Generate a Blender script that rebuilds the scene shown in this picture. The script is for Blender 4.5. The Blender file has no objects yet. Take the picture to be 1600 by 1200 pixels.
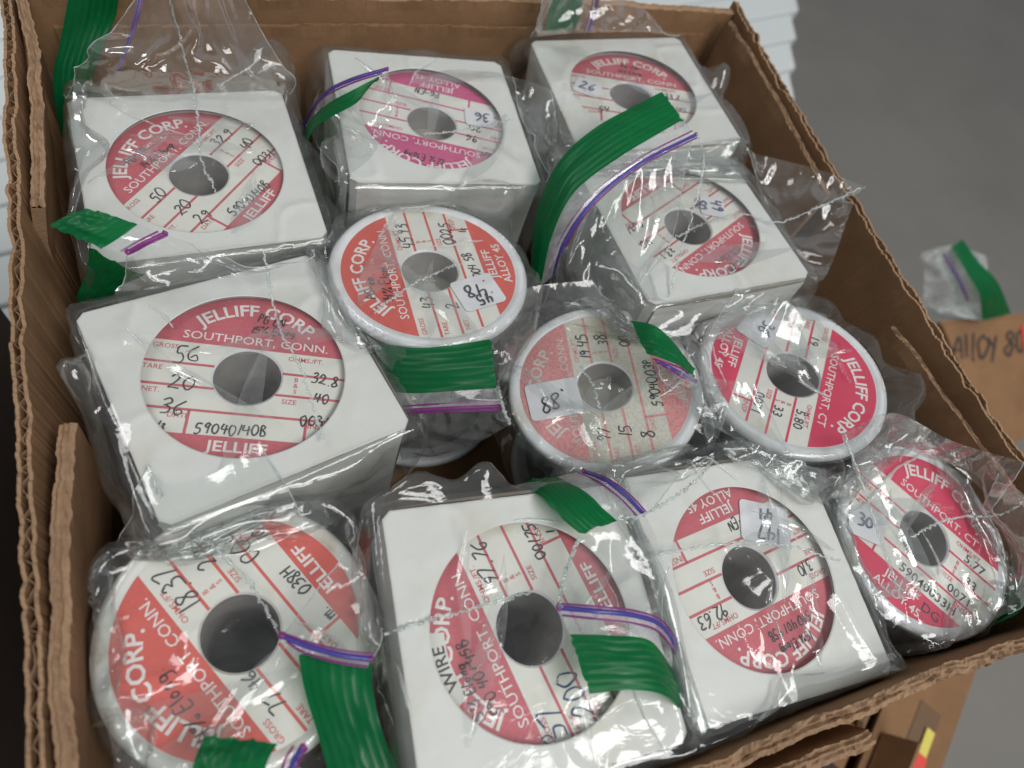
import bpy, bmesh, math, random, time
import numpy as np
from mathutils import Matrix, Vector
random.seed(7); rng = np.random.default_rng(11)
SC = bpy.context.scene; COL = SC.collection
T00 = time.time()

# ------------------------------------------------------------------ measured layout (metres, carton frame, z up, carton rim at z = 0)
CAM_LOC=(-0.10111, -0.12868, 0.20173)
CAM_ROT=[[0.93107, 0.16389, -0.32597], [-0.28922, 0.87617, -0.3856], [0.22241, 0.45329, 0.86317]]
ITEMS={
 'B1':((-0.1133, 0.0811, -0.0163),[[0.9966, -0.0707, 0.0427], [0.0707, 0.9975, 0.0031], [-0.0429, -0.0, 0.9991]],1.000,0.778),
 'B2':((-0.0166, 0.0975, -0.0108),[[0.9966, 0.07, 0.0429], [-0.072, 0.9964, 0.0456], [-0.0395, -0.0486, 0.998]],1.000,2.861),
 'B3':((0.0846, 0.1062, -0.0078),[[0.9968, 0.0553, -0.0569], [-0.0498, 0.9943, 0.0938], [0.0618, -0.0907, 0.994]],1.025,-0.318),
 'B4':((0.0793, 0.0256, -0.0061),[[0.9995, -0.0204, -0.0226], [0.0223, 0.9959, 0.0881], [0.0207, -0.0885, 0.9959]],0.985,-2.710),
 'B5':((-0.1074, -0.0126, -0.0112),[[0.967, -0.2463, 0.065], [0.2423, 0.9681, 0.0634], [-0.0785, -0.0455, 0.9959]],1.000,-0.530),
 'B6':((-0.0403, -0.1144, -0.0048),[[0.9925, 0.0819, 0.0913], [-0.0822, 0.9966, 0.0], [-0.0909, -0.0075, 0.9958]],1.000,1.834),
 'B7':((0.0419, -0.1188, -0.0118),[[0.9957, 0.0667, 0.0647], [-0.0662, 0.9978, -0.0104], [-0.0652, 0.0061, 0.9979]],1.000,-2.956),
 'S1':((-0.0375, 0.0194, -0.0118),[[0.9457, 0.3248, -0.0132], [-0.3191, 0.9353, 0.1529], [0.062, -0.1404, 0.9881]],1.000,1.871),
 'S2':((0.0196, -0.0364, -0.0216),[[0.9188, 0.3304, -0.2158], [-0.3157, 0.9435, 0.1005], [0.2369, -0.0242, 0.9712]],1.000,1.723),
 'S3':((0.0928, -0.0517, -0.0081),[[0.9387, 0.3304, -0.0979], [-0.3158, 0.9385, 0.1396], [0.138, -0.1001, 0.9854]],1.000,-1.968),
 'S4':((0.124, -0.1238, -0.0194),[[0.9459, 0.3246, -0.0003], [-0.3239, 0.9439, -0.0647], [-0.0207, 0.0613, 0.9979]],1.000,-0.661),
 'S5':((-0.1204, -0.0925, -0.0168),[[0.943, 0.3231, 0.0801], [-0.3218, 0.9464, -0.0285], [-0.085, 0.0011, 0.9964]],1.000,2.390),
}
STRIPS={
 'B1':dict(E1=[(-0.1446, 0.1454, 0.014), (-0.1545, 0.143, -0.008), (-0.1609, 0.1391, -0.02), (-0.1644, 0.1357, -0.032), (-0.1668, 0.1349, -0.05)],
  E2=[(-0.129, 0.146, 0.014), (-0.1335, 0.1499, -0.002), (-0.1409, 0.1444, -0.012), (-0.1494, 0.1393, -0.026), (-0.1572, 0.1395, -0.046)],
  Z=[(-0.1209, 0.1493, 0.012), (-0.125, 0.1419, 0.004), (-0.1296, 0.1378, -0.004), (-0.1368, 0.1321, -0.014)]),
 'B5':dict(E1=[(-0.1573, 0.0396, 0.006), (-0.1516, 0.0402, 0.009), (-0.1457, 0.0413, 0.01)],
  E2=[(-0.1429, 0.0288, 0.006), (-0.1371, 0.0302, 0.009), (-0.1316, 0.0339, 0.01)],
  Z=[(-0.1356, 0.0254, 0.007), (-0.13, 0.0261, 0.01), (-0.1243, 0.0281, 0.011)],
  extra=([(-0.1483, 0.0365, -0.002), (-0.1523, 0.0369, -0.014), (-0.1603, 0.0358, -0.03)],[(-0.1335, 0.0237, -0.003), (-0.1413, 0.0288, -0.014), (-0.152, 0.0332, -0.03)])),
 'B2':dict(E1=[(-0.0726, 0.0747, -0.045), (-0.0717, 0.0915, -0.03), (-0.0687, 0.0939, -0.014), (-0.0619, 0.09, -0.002), (-0.051, 0.089, 0.006), (-0.0447, 0.0958, 0.009)],
  E2=[(-0.0728, 0.0872, -0.06), (-0.0697, 0.1106, -0.042), (-0.0683, 0.1049, -0.02), (-0.0622, 0.0981, -0.004), (-0.0533, 0.0923, 0.008), (-0.042, 0.095, 0.012)],
  Z=[(-0.0699, 0.1126, -0.048), (-0.0683, 0.1103, -0.024), (-0.0619, 0.1035, -0.004), (-0.0517, 0.0979, 0.008), (-0.0391, 0.0961, 0.014)]),
 'B3':dict(E1=[(0.0395, 0.1335, 0.03), (0.046, 0.1387, 0.01), (0.0507, 0.1446, -0.006)],
  E2=[(0.0557, 0.1342, 0.03), (0.0633, 0.1404, 0.009), (0.0661, 0.1456, -0.006)],
  Z=[(0.0633, 0.1346, 0.03), (0.0716, 0.1428, 0.009), (0.0725, 0.1421, -0.004)]),
 'B4':dict(E1=[(0.0097, 0.0234, -0.03), (0.0124, 0.0393, -0.012), (0.0207, 0.0507, 0.004), (0.0389, 0.061, 0.014), (0.0708, 0.0714, 0.022)],
  E2=[(0.012, 0.0167, -0.028), (0.0142, 0.0259, -0.008), (0.0221, 0.0342, 0.008), (0.0437, 0.0437, 0.016), (0.0738, 0.0551, 0.022)],
  Z=[(0.0179, 0.0194, -0.026), (0.0185, 0.0222, -0.006), (0.0293, 0.0296, 0.008), (0.0505, 0.0391, 0.016), (0.0778, 0.0481, 0.02)]),
 'S1':dict(E1=[(-0.067, 0.0112, -0.025), (-0.0629, -0.006, -0.014), (-0.0543, -0.0156, -0.006), (-0.0426, -0.0203, 0.0), (-0.0289, -0.0225, 0.004)],
  E2=[(-0.0663, -0.0153, -0.03), (-0.0605, -0.0267, -0.016), (-0.0537, -0.0325, -0.008), (-0.0428, -0.0376, 0.0), (-0.0318, -0.0408, 0.004)],
  Z=[(-0.0646, -0.0285, -0.028), (-0.0582, -0.0356, -0.014), (-0.0477, -0.0417, -0.004), (-0.0327, -0.0477, 0.004)]),
 'S3':dict(E1=[(0.0304, -0.0191, -0.004), (0.035, -0.0247, 0.001), (0.0406, -0.0323, 0.001), (0.0494, -0.0405, -0.008)],
  E2=[(0.0285, -0.036, 0.0), (0.032, -0.0402, 0.003), (0.0384, -0.0435, 0.001), (0.0486, -0.046, -0.008)],
  Z=[(0.0292, -0.0413, 0.003), (0.0339, -0.0451, 0.003), (0.0472, -0.0479, -0.006)]),
 'S2':dict(E1=[(-0.0273, -0.0689, -0.014), (-0.0268, -0.0778, -0.002), (-0.0246, -0.0863, 0.003), (-0.0208, -0.0935, 0.004)],
  E2=[(-0.0147, -0.0696, -0.014), (-0.0134, -0.0782, -0.002), (-0.0107, -0.0864, 0.003), (-0.0076, -0.0928, 0.005)],
  Z=[(-0.0055, -0.0707, -0.012), (-0.0048, -0.0782, 0.0), (-0.0019, -0.0863, 0.005), (0.0007, -0.093, 0.006)]),
 'B7':dict(E1=[(-0.0335, -0.1362, 0.005), (-0.0218, -0.1388, 0.007), (-0.0107, -0.1433, 0.002), (-0.0001, -0.1512, -0.014), (0.0063, -0.1597, -0.03)],
  E2=[(-0.034, -0.12, 0.005), (-0.0233, -0.1238, 0.008), (-0.011, -0.1283, 0.004), (-0.0016, -0.1376, -0.008), (0.0074, -0.1505, -0.025)],
  Z=[(-0.0351, -0.1125, 0.006), (-0.026, -0.1164, 0.009), (-0.014, -0.1206, 0.007), (-0.0039, -0.1258, 0.001), (0.0054, -0.1361, -0.014), (0.0129, -0.1498, -0.032)]),
 'B6':dict(E1=[(-0.0879, -0.1106, 0.0), (-0.089, -0.1194, -0.004), (-0.0882, -0.13, -0.008), (-0.086, -0.1409, -0.012)],
  E2=[(-0.1058, -0.1042, -0.003), (-0.1059, -0.1134, -0.007), (-0.1047, -0.1233, -0.01), (-0.1035, -0.1354, -0.012)],
  Z=[(-0.1091, -0.099, 0.001), (-0.1033, -0.1035, 0.002), (-0.0958, -0.1078, 0.002), (-0.0882, -0.111, 0.001)]),
 'S5':dict(E1=[(-0.1304, -0.1174, 0.0), (-0.1324, -0.1215, 0.002), (-0.1342, -0.1284, 0.004)],
  E2=[(-0.1141, -0.124, 0.002), (-0.1166, -0.1271, 0.004), (-0.119, -0.1332, 0.006)],
  Z=[(-0.1084, -0.1265, 0.003), (-0.1109, -0.1292, 0.005), (-0.1132, -0.135, 0.007)]),
 'S4':dict(E1=[(0.1313, -0.1612, -0.024), (0.1404, -0.1586, -0.017), (0.1524, -0.1543, -0.01)],
  E2=[(0.1489, -0.16, -0.032), (0.1535, -0.1551, -0.024), (0.1657, -0.1479, -0.016)],
  Z=None),
}
PATCHES={
 'B1':[([(-0.1499, 0.1217, -0.004), (-0.1308, 0.1096, 0.004), (-0.1091, 0.1067, 0.006), (-0.0913, 0.1066, 0.004), (-0.0713, 0.1127, -0.006)],[(-0.1558, 0.117, -0.015), (-0.1367, 0.1157, -0.014), (-0.1184, 0.1164, -0.014), (-0.0969, 0.1163, -0.014), (-0.0753, 0.1166, -0.015)],0.002),
  ([(-0.1183, 0.1229, 0.03), (-0.1103, 0.1191, 0.034), (-0.103, 0.1211, 0.034), (-0.088, 0.1315, 0.025)],[(-0.1499, 0.1217, -0.004), (-0.1308, 0.1096, 0.004), (-0.1091, 0.1067, 0.006), (-0.0913, 0.1066, 0.004), (-0.0713, 0.1127, -0.006)],0.008)],
 'B5':[([(-0.1356, 0.0251, 0.007), (-0.13, 0.0258, 0.01), (-0.1243, 0.0279, 0.011), (-0.1154, 0.0262, 0.006), (-0.1084, 0.0244, 0.002)],[(-0.1432, 0.0223, -0.008), (-0.1322, 0.0186, -0.004), (-0.1194, 0.0185, -0.002), (-0.0994, 0.0174, 0.0), (-0.0792, 0.0268, -0.006)],0.004),
  ([(-0.1429, 0.0288, 0.006), (-0.1371, 0.0302, 0.009), (-0.1316, 0.0339, 0.01)],[(-0.1356, 0.0251, 0.007), (-0.13, 0.0258, 0.01), (-0.1243, 0.0279, 0.011)],0.0005)],
 'B2':[([(-0.0685, 0.1092, -0.024), (-0.0621, 0.1028, -0.004), (-0.0519, 0.0972, 0.008), (-0.0391, 0.0961, 0.014)],[(-0.0594, 0.0632, -0.012), (-0.0535, 0.0683, -0.008), (-0.0455, 0.0765, -0.006), (-0.0335, 0.0956, 0.002)],0.003),
  ([(0.0253, 0.117, -0.008), (0.0324, 0.1111, -0.006), (0.0402, 0.1059, -0.006)],[(0.0217, 0.0551, -0.012), (0.0314, 0.0641, -0.014), (0.0414, 0.0746, -0.014)],0.003)],
 'B3':[([(0.0386, 0.1346, 0.022), (0.0626, 0.1382, 0.02), (0.091, 0.1363, 0.014), (0.1063, 0.1363, 0.004)],[(0.0373, 0.1332, 0.0), (0.0588, 0.1306, 0.004), (0.0935, 0.1316, 0.004), (0.1194, 0.1346, 0.0)],0.003)],
 'B4':[([(0.0179, 0.0194, -0.026), (0.0185, 0.0222, -0.006), (0.0293, 0.0296, 0.008), (0.0505, 0.0391, 0.016), (0.0778, 0.0481, 0.02)],[(0.0121, 0.0133, -0.04), (0.0186, 0.0041, -0.03), (0.0286, -0.0053, -0.018), (0.039, -0.0099, -0.012), (0.0479, -0.0143, -0.006)],0.006),
  ([(0.012, 0.0167, -0.028), (0.0142, 0.0259, -0.008), (0.0221, 0.0342, 0.008), (0.0437, 0.0437, 0.016), (0.0738, 0.0551, 0.022)],[(0.0179, 0.0194, -0.026), (0.0185, 0.0222, -0.006), (0.0293, 0.0296, 0.008), (0.0505, 0.0391, 0.016), (0.0778, 0.0481, 0.02)],0.0005),
  ([(0.1205, 0.0661, -0.008), (0.1303, 0.0522, 0.0), (0.1499, 0.0359, 0.006), (0.1639, 0.0236, 0.008)],[(0.1261, 0.0163, -0.009), (0.125, -0.0077, -0.008), (0.1302, -0.0119, -0.005), (0.1529, 0.0159, 0.007)],0.003)],
 'S1':[([(-0.0327, -0.0477, 0.004), (-0.025, -0.0371, 0.002), (-0.0073, -0.0211, 0.0), (0.0272, -0.0098, -0.004)],[(-0.0299, -0.0189, -0.004), (-0.0172, -0.0087, -0.004), (-0.0044, 0.0021, -0.006), (0.0226, 0.0019, -0.006)],0.004),
  ([(-0.0663, -0.0153, -0.03), (-0.0605, -0.0267, -0.016), (-0.0537, -0.0325, -0.008), (-0.0428, -0.0376, 0.0), (-0.0318, -0.0408, 0.004)],[(-0.0646, -0.0285, -0.028), (-0.0582, -0.0356, -0.014), (-0.0477, -0.0417, -0.004), (-0.0327, -0.0477, 0.004)],0.0005),
  ([(-0.0646, -0.0285, -0.028), (-0.0582, -0.0356, -0.014), (-0.0477, -0.0417, -0.004), (-0.0327, -0.0477, 0.004)],[(-0.0595, -0.0398, -0.05), (-0.0478, -0.0437, -0.04), (-0.037, -0.0486, -0.024), (-0.031, -0.0536, 0.002)],0.003)],
 'S2':[([(-0.0055, -0.0707, -0.012), (-0.0048, -0.0782, 0.0), (-0.0019, -0.0863, 0.005), (0.0007, -0.093, 0.006)],[(0.0061, -0.071, -0.018), (0.0204, -0.0767, -0.014), (0.0303, -0.0809, -0.006), (0.0379, -0.0787, -0.002)],0.003),
  ([(-0.0147, -0.0696, -0.014), (-0.0134, -0.0782, -0.002), (-0.0107, -0.0864, 0.003), (-0.0076, -0.0928, 0.005)],[(-0.0055, -0.0707, -0.012), (-0.0048, -0.0782, 0.0), (-0.0019, -0.0863, 0.005), (0.0007, -0.093, 0.006)],0.0005)],
 'S3':[([(0.0292, -0.0413, 0.003), (0.0361, -0.0463, 0.003), (0.0498, -0.0499, 0.0), (0.0685, -0.055, -0.002)],[(0.031, -0.049, 0.0), (0.0449, -0.06, -0.01), (0.0583, -0.0733, -0.01), (0.078, -0.0832, -0.012)],0.003),
  ([(0.0819, -0.0133, -0.004), (0.0905, -0.0236, 0.006), (0.0997, -0.0352, 0.004)],[(0.0615, -0.0299, -0.004), (0.0704, -0.0464, 0.002), (0.0901, -0.0516, 0.0)],0.004)],
 'S4':[([(0.0895, -0.0827, 0.004), (0.1111, -0.0803, 0.008), (0.1305, -0.096, 0.008), (0.1566, -0.11, 0.008)],[(0.1036, -0.0952, -0.014), (0.1323, -0.0904, -0.013), (0.1505, -0.1041, -0.013), (0.1592, -0.1251, -0.013)],0.003),
  ([(0.1418, -0.1113, 0.008), (0.151, -0.1277, 0.006), (0.1417, -0.1477, 0.0)],[(0.1526, -0.1222, -0.013), (0.152, -0.1376, -0.013), (0.136, -0.1574, -0.014)],0.005),
  ([(0.0867, -0.0835, 0.006), (0.0891, -0.1016, 0.0), (0.0905, -0.1216, -0.006), (0.0926, -0.1404, -0.012)],[(0.1029, -0.0852, -0.004), (0.1095, -0.1053, -0.01), (0.1104, -0.1247, -0.013), (0.1051, -0.142, -0.015)],0.002)],
 'S5':[([(-0.1379, -0.0419, -0.006), (-0.1331, -0.0487, -0.004), (-0.1214, -0.0487, -0.004), (-0.1071, -0.0402, -0.006)],[(-0.1497, -0.058, -0.018), (-0.1358, -0.0602, -0.013), (-0.1184, -0.0588, -0.012), (-0.0988, -0.0631, -0.013)],0.004)],
 'B6':[([(-0.1091, -0.099, 0.001), (-0.1033, -0.1035, 0.002), (-0.0958, -0.1078, 0.002), (-0.0882, -0.111, 0.001)],[(-0.089, -0.0797, -0.005), (-0.0865, -0.084, -0.004), (-0.0836, -0.0926, -0.002), (-0.0817, -0.1039, -0.002)],0.004)],
 'B7':[([(-0.0351, -0.1125, 0.006), (-0.026, -0.1164, 0.009), (-0.014, -0.1206, 0.007), (-0.0014, -0.1279, -0.002)],[(-0.0206, -0.0942, 0.002), (-0.0096, -0.0954, 0.004), (0.0012, -0.1011, 0.0), (0.0079, -0.1091, -0.004)],0.004),
  ([(-0.034, -0.12, 0.005), (-0.0233, -0.1238, 0.008), (-0.011, -0.1283, 0.004), (-0.0016, -0.1376, -0.008)],[(-0.0351, -0.1125, 0.006), (-0.026, -0.1164, 0.009), (-0.014, -0.1206, 0.007), (-0.0014, -0.1279, -0.002)],0.0005)],
}
SEAMS={
 'B1':[[(-0.1124, 0.1261, 0.022), (-0.1116, 0.124, 0.012), (-0.1109, 0.1174, 0.002), (-0.11, 0.1122, -0.01), (-0.1105, 0.0972, -0.012), (-0.1113, 0.0807, -0.012), (-0.1078, 0.0639, -0.013)]],
 'B5':[[(-0.0957, 0.0287, -0.004), (-0.0957, 0.018, -0.006), (-0.0956, 0.0029, -0.007), (-0.0928, -0.0096, -0.008), (-0.091, -0.0173, -0.008), (-0.0898, -0.0282, -0.008), (-0.0884, -0.0429, -0.009)]],
 'S5':[[(-0.1377, -0.0419, -0.005), (-0.1363, -0.0483, -0.006), (-0.1337, -0.0561, -0.011), (-0.1239, -0.0679, -0.012), (-0.1146, -0.0834, -0.012), (-0.1097, -0.0985, -0.01)]],
 'B6':[[(-0.0832, -0.1056, -0.002), (-0.0722, -0.1051, -0.002), (-0.061, -0.1056, -0.002), (-0.0491, -0.1051, -0.002), (-0.0391, -0.1053, -0.002)]],
 'B7':[[(-0.0024, -0.1049, -0.006), (0.0153, -0.1051, -0.008), (0.0376, -0.1077, -0.009), (0.0562, -0.1135, -0.009), (0.0732, -0.123, -0.009)],
  [(-0.0351, -0.1125, 0.006), (-0.0311, -0.105, 0.005), (-0.0206, -0.0942, 0.002)]],
 'B4':[[(0.0648, 0.0158, -0.005), (0.088, 0.0232, -0.006), (0.1057, 0.0248, -0.006), (0.1185, 0.0166, -0.003), (0.1394, 0.0191, 0.002), (0.1606, 0.023, 0.007)],
  [(0.0778, 0.0481, 0.02), (0.0781, 0.0384, 0.018), (0.0732, 0.0272, 0.014), (0.0652, 0.0118, 0.004), (0.0485, -0.0141, -0.006)]],
 'S1':[[(-0.0628, 0.001, -0.008), (-0.0481, 0.0098, -0.008), (-0.0346, 0.0151, -0.008), (-0.0266, 0.017, -0.008)],
  [(-0.0321, -0.0412, 0.005), (-0.0327, -0.0491, 0.005), (-0.0313, -0.054, 0.003)]],
 'S2':[[(0.007, -0.0315, -0.012), (0.0091, -0.0401, -0.012), (0.0083, -0.0492, -0.012)],
  [(-0.0081, -0.093, 0.006), (0.0001, -0.0934, 0.007), (0.017, -0.0889, 0.003), (0.0305, -0.0836, 0.0), (0.0372, -0.079, -0.001)]],
 'S4':[[(0.1115, -0.1223, -0.014), (0.1327, -0.1203, -0.014), (0.155, -0.1244, -0.012), (0.159, -0.1214, 0.004)],
  [(0.0867, -0.0835, 0.006), (0.0882, -0.1017, 0.001), (0.0896, -0.1217, -0.005), (0.0917, -0.1403, -0.011)]],
 'B2':[[(-0.0255, 0.0825, -0.007), (-0.0145, 0.0826, -0.007), (-0.0026, 0.0844, -0.007), (0.0173, 0.0903, -0.009)]],
}
BX={'tl': (0.5048, 0.0557, -0.25), 'tr': (0.6926, 0.0427, -0.25), 'br': (0.7062, -0.0461, -0.31), 'bl': (0.553, -0.0618, -0.31), 'bag': ([(0.4506, 0.1023, -0.19), (0.4652, 0.0997, -0.18), (0.4829, 0.0975, -0.18), (0.5202, 0.0898, -0.19)], [(0.4969, 0.0774, -0.25), (0.5185, 0.062, -0.245), (0.5471, 0.0546, -0.245), (0.5934, 0.055, -0.25)]), 'strip': ([(0.473, 0.0987, -0.18), (0.4861, 0.0767, -0.19), (0.5061, 0.0602, -0.205), (0.5417, 0.0493, -0.24)], [(0.4881, 0.1031, -0.178), (0.5047, 0.0832, -0.188), (0.529, 0.0674, -0.2), (0.582, 0.0503, -0.24)]), 'zip': [(0.4644, 0.0938, -0.184), (0.4774, 0.0739, -0.194), (0.5029, 0.0604, -0.215)]}

# ------------------------------------------------------------------ camera
cd = bpy.data.cameras.new('camera'); cam = bpy.data.objects.new('camera', cd); COL.objects.link(cam)
cd.sensor_width = 36; cd.lens = 36*1080/1600; cd.clip_start = .01; cd.clip_end = 60
m = Matrix(CAM_ROT).to_4x4(); m.translation = CAM_LOC; cam.matrix_world = m
cd.dof.use_dof = True; cd.dof.focus_distance = .243; cd.dof.aperture_fstop = 9.0
SC.camera = cam
# ------------------------------------------------------------------ world, lamps, exposure
wd = bpy.data.worlds.new('World'); SC.world = wd; wd.use_nodes = True
bg = wd.node_tree.nodes['Background']; bg.inputs[0].default_value = (.90, .95, 1, 1); bg.inputs[1].default_value = .24
def area(name, loc, target, sx, sy, power, col):
    l = bpy.data.lights.new(name, 'AREA'); l.shape = 'RECTANGLE'; l.size = sx; l.size_y = sy; l.energy = power; l.color = col
    o = bpy.data.objects.new(name, l); COL.objects.link(o); o.location = loc
    o.rotation_euler = (Vector(target)-Vector(loc)).to_track_quat('-Z', 'Y').to_euler(); return o
area('key_fill_lamp', (.62, -.78, 1.70), (0, 0, 0), 1.2, .5, 21, (1, .99, .97))
area('key_fill_lamp', (-1.3, 1.1, 2.0), (0, 0, 0), .5, 1.2, 13, (1, .99, .97))  # added light for glints on the film, no such source known
area('key_fill_lamp', (.2, -1.9, 1.9), (0, 0, 0), 1.2, .45, 19, (1, .99, .97))  # added front fill that brightens the near faces of the boxes
vs = SC.view_settings; vs.view_transform = 'Standard'; vs.look = 'None'; vs.exposure = .14; vs.gamma = 1; vs.use_curve_mapping = False
cy = SC.cycles; cy.max_bounces = 10; cy.transparent_max_bounces = 40; cy.glossy_bounces = 3; cy.diffuse_bounces = 4; cy.transmission_bounces = 6
cy.use_denoising = True; cy.caustics_reflective = False; cy.caustics_refractive = False; cy.sample_clamp_indirect = 4

# ------------------------------------------------------------------ materials
def mat(name):
    m = bpy.data.materials.new(name); m.use_nodes = True; nt = m.node_tree; nt.nodes.clear()
    out = nt.nodes.new('ShaderNodeOutputMaterial'); return m, nt, out
def nd(nt, t, **k):
    n = nt.nodes.new('ShaderNode'+t)
    for a, b in k.items():
        if a in n.inputs: n.inputs[a].default_value = b
        else: setattr(n, a, b)
    return n
def lk(nt, a, ao, b, bi): nt.links.new(a.outputs[ao], b.inputs[bi])
def coords(nt, scale=(1, 1, 1), kind='Object'):
    tc = nd(nt, 'TexCoord'); mp = nd(nt, 'Mapping'); mp.inputs['Scale'].default_value = scale
    lk(nt, tc, kind, mp, 'Vector'); return mp
def solid(name, c, rough=.5, var=.12, scale=180, bump=.0, bscale=900, c2=None, spec=.5, patch=None):
    """principled colour with a fine noise variation, optional second colour in patches, optional bump"""
    m, nt, out = mat(name); p = nd(nt, 'BsdfPrincipled', Roughness=rough); p.inputs['Specular IOR Level'].default_value = spec
    mp = coords(nt); no = nd(nt, 'TexNoise', Scale=scale, Detail=6., Roughness=.65); lk(nt, mp, 0, no, 'Vector')
    cr = nd(nt, 'ValToRGB'); e = cr.color_ramp.elements
    d = c2 or tuple(x*(1-var) for x in c); e[0].position, e[1].position = .36, .64
    e[0].color = (*d, 1); e[1].color = (*c, 1)
    lk(nt, no, 'Fac', cr, 'Fac'); src = (cr, 0)
    if patch:
        pc, ps, lo, hi = patch
        n2 = nd(nt, 'TexNoise', Scale=ps, Detail=4., Roughness=.6); lk(nt, mp, 0, n2, 'Vector')
        r2 = nd(nt, 'ValToRGB'); r2.color_ramp.elements[0].position = lo; r2.color_ramp.elements[1].position = hi
        lk(nt, n2, 'Fac', r2, 'Fac'); mx = nd(nt, 'MixRGB'); mx.inputs[2].default_value = (*pc, 1)
        lk(nt, r2, 0, mx, 0); lk(nt, cr, 0, mx, 1); src = (mx, 0)
    lk(nt, src[0], src[1], p, 'Base Color')
    if bump:
        b = nd(nt, 'Bump', Strength=1., Distance=bump); n3 = nd(nt, 'TexNoise', Scale=bscale, Detail=5., Roughness=.7)
        lk(nt, mp, 0, n3, 'Vector'); lk(nt, n3, 'Fac', b, 'Height'); lk(nt, b, 0, p, 'Normal')
    lk(nt, p, 0, out, 0); return m
M = {}
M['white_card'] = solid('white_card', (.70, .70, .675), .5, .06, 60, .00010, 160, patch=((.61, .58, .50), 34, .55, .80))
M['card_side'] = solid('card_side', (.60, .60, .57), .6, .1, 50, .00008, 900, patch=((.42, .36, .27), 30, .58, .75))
M['card_core'] = solid('card_core', (.20, .15, .11), .8, .2, 200)
M['worn_card'] = solid('worn_card', (.56, .49, .38), .7, .3, 150, .0002, 900)
M['paper'] = solid('paper', (.72, .71, .655), .55, .05, 90, patch=((.56, .50, .37), 45, .60, .78))
M['paper_aged'] = solid('paper_aged', (.66, .64, .56), .6, .25, 900, patch=((.50, .44, .30), 60, .52, .72))
M['sticker_paper'] = solid('sticker_paper', (.72, .715, .75), .5, .04, 120)
M['white_ink'] = solid('white_ink', (.78, .74, .72), .5, .05, 400)
M['faded_ink'] = solid('faded_ink', (.72, .62, .58), .5, .2, 500)
M['pen'] = solid('pen', (.045, .043, .05), .5, .3, 500)
M['faint_pen'] = solid('faint_pen', (.10, .11, .20), .5, .3, 500)
M['blue_pen'] = solid('blue_pen', (.02, .06, .16), .5, .3, 500)
M['red_rose'] = solid('red_rose', (.58, .115, .145), .5, .16, 800)
M['red_coral'] = solid('red_coral', (.66, .105, .085), .5, .10, 800)
M['red_crimson'] = solid('red_crimson', (.66, .035, .10), .42, .08, 500)
M['red_magenta'] = solid('red_magenta', (.62, .10, .25), .5, .10, 700)
M['red_faded'] = solid('red_faded', (.62, .17, .19), .55, .1, 900, c2=(.66, .36, .34))
M['flange'] = solid('flange', (.77, .775, .80), .38, .05, 70, .00003, 600, patch=((.56, .52, .44), 40, .54, .76))
M['flange_old'] = solid('flange_old', (.70, .69, .655), .42, .07, 60, .00003, 600, patch=((.42, .36, .27), 55, .50, .74))
M['hub'] = solid('hub', (.40, .375, .36), .4, .2, 60)
M['hub_plug'] = solid('hub_plug', (.10, .088, .085), .45, .2, 60)
M['hub_pale'] = solid('hub_pale', (.42, .395, .34), .45, .2, 60)
M['wire'] = solid('wire', (.10, .095, .09), .3, .4, 700)
def kraft_mat(name, c, patch, bump=.00012):
    m, nt, out = mat(name); p = nd(nt, 'BsdfPrincipled', Roughness=.82); p.inputs['Specular IOR Level'].default_value = .2
    mp = coords(nt, (1, 1, 1.)); n1 = nd(nt, 'TexNoise', Scale=520., Detail=6., Roughness=.7); lk(nt, mp, 0, n1, 'Vector')
    n2 = nd(nt, 'TexNoise', Scale=22., Detail=4., Roughness=.6); lk(nt, coords(nt), 0, n2, 'Vector')
    r1 = nd(nt, 'ValToRGB'); r1.color_ramp.elements[0].color = (*[x*.88 for x in c], 1); r1.color_ramp.elements[1].color = (*[x*1.06 for x in c], 1)
    r1.color_ramp.elements[0].position = .3; r1.color_ramp.elements[1].position = .7
    lk(nt, n1, 'Fac', r1, 0); mx = nd(nt, 'MixRGB'); mx.inputs[2].default_value = (*patch, 1)
    r2 = nd(nt, 'ValToRGB'); r2.color_ramp.elements[0].position = .40; r2.color_ramp.elements[1].position = .75; lk(nt, n2, 'Fac', r2, 0)
    lk(nt, r2, 0, mx, 0); lk(nt, r1, 0, mx, 1); lk(nt, mx, 0, p, 'Base Color')
    b = nd(nt, 'Bump', Strength=1., Distance=bump); lk(nt, n1, 'Fac', b, 'Height'); lk(nt, b, 0, p, 'Normal')
    lk(nt, p, 0, out, 0); return m
M['kraft'] = kraft_mat('kraft', (.27, .152, .080), (.17, .094, .048))
M['kraft_torn'] = kraft_mat('kraft_torn', (.33, .21, .125), (.24, .15, .09), .0006)
M['kraft_flute'] = kraft_mat('kraft_flute', (.25, .15, .085), (.16, .10, .06))
M['kraft_far'] = kraft_mat('kraft_far', (.27, .15, .075), (.20, .11, .058))
M['floor'] = solid('floor', (.25, .235, .215), .7, .12, 3)
M['slat'] = solid('slat', (.66, .70, .70), .45, .04, 6)
M['edge_worn'] = solid('edge_worn', (.62, .61, .57), .6, .1, 80, .0001, 900, patch=((.33, .25, .16), 70, .42, .60))
M['tape'] = solid('tape', (.17, .095, .05), .3, .1, 60)
M['gap_shade_black'] = solid('gap_shade_black', (.02, .018, .017), .7, .3, 60)  # black that stands for shade in the lower carton's flap gap
M['shade_brown_card'] = solid('shade_brown_card', (.055, .032, .022), .8, .2, 60)  # brown darkened to carry the shade beside the big carton
M['grey_card'] = solid('grey_card', (.34, .34, .31), .7, .1, 60)
M['red_sticker'] = solid('red_sticker', (.75, .06, .04), .5, .05, 60)
M['yellow_sticker'] = solid('yellow_sticker', (.72, .62, .12), .5, .05, 60)

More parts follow.
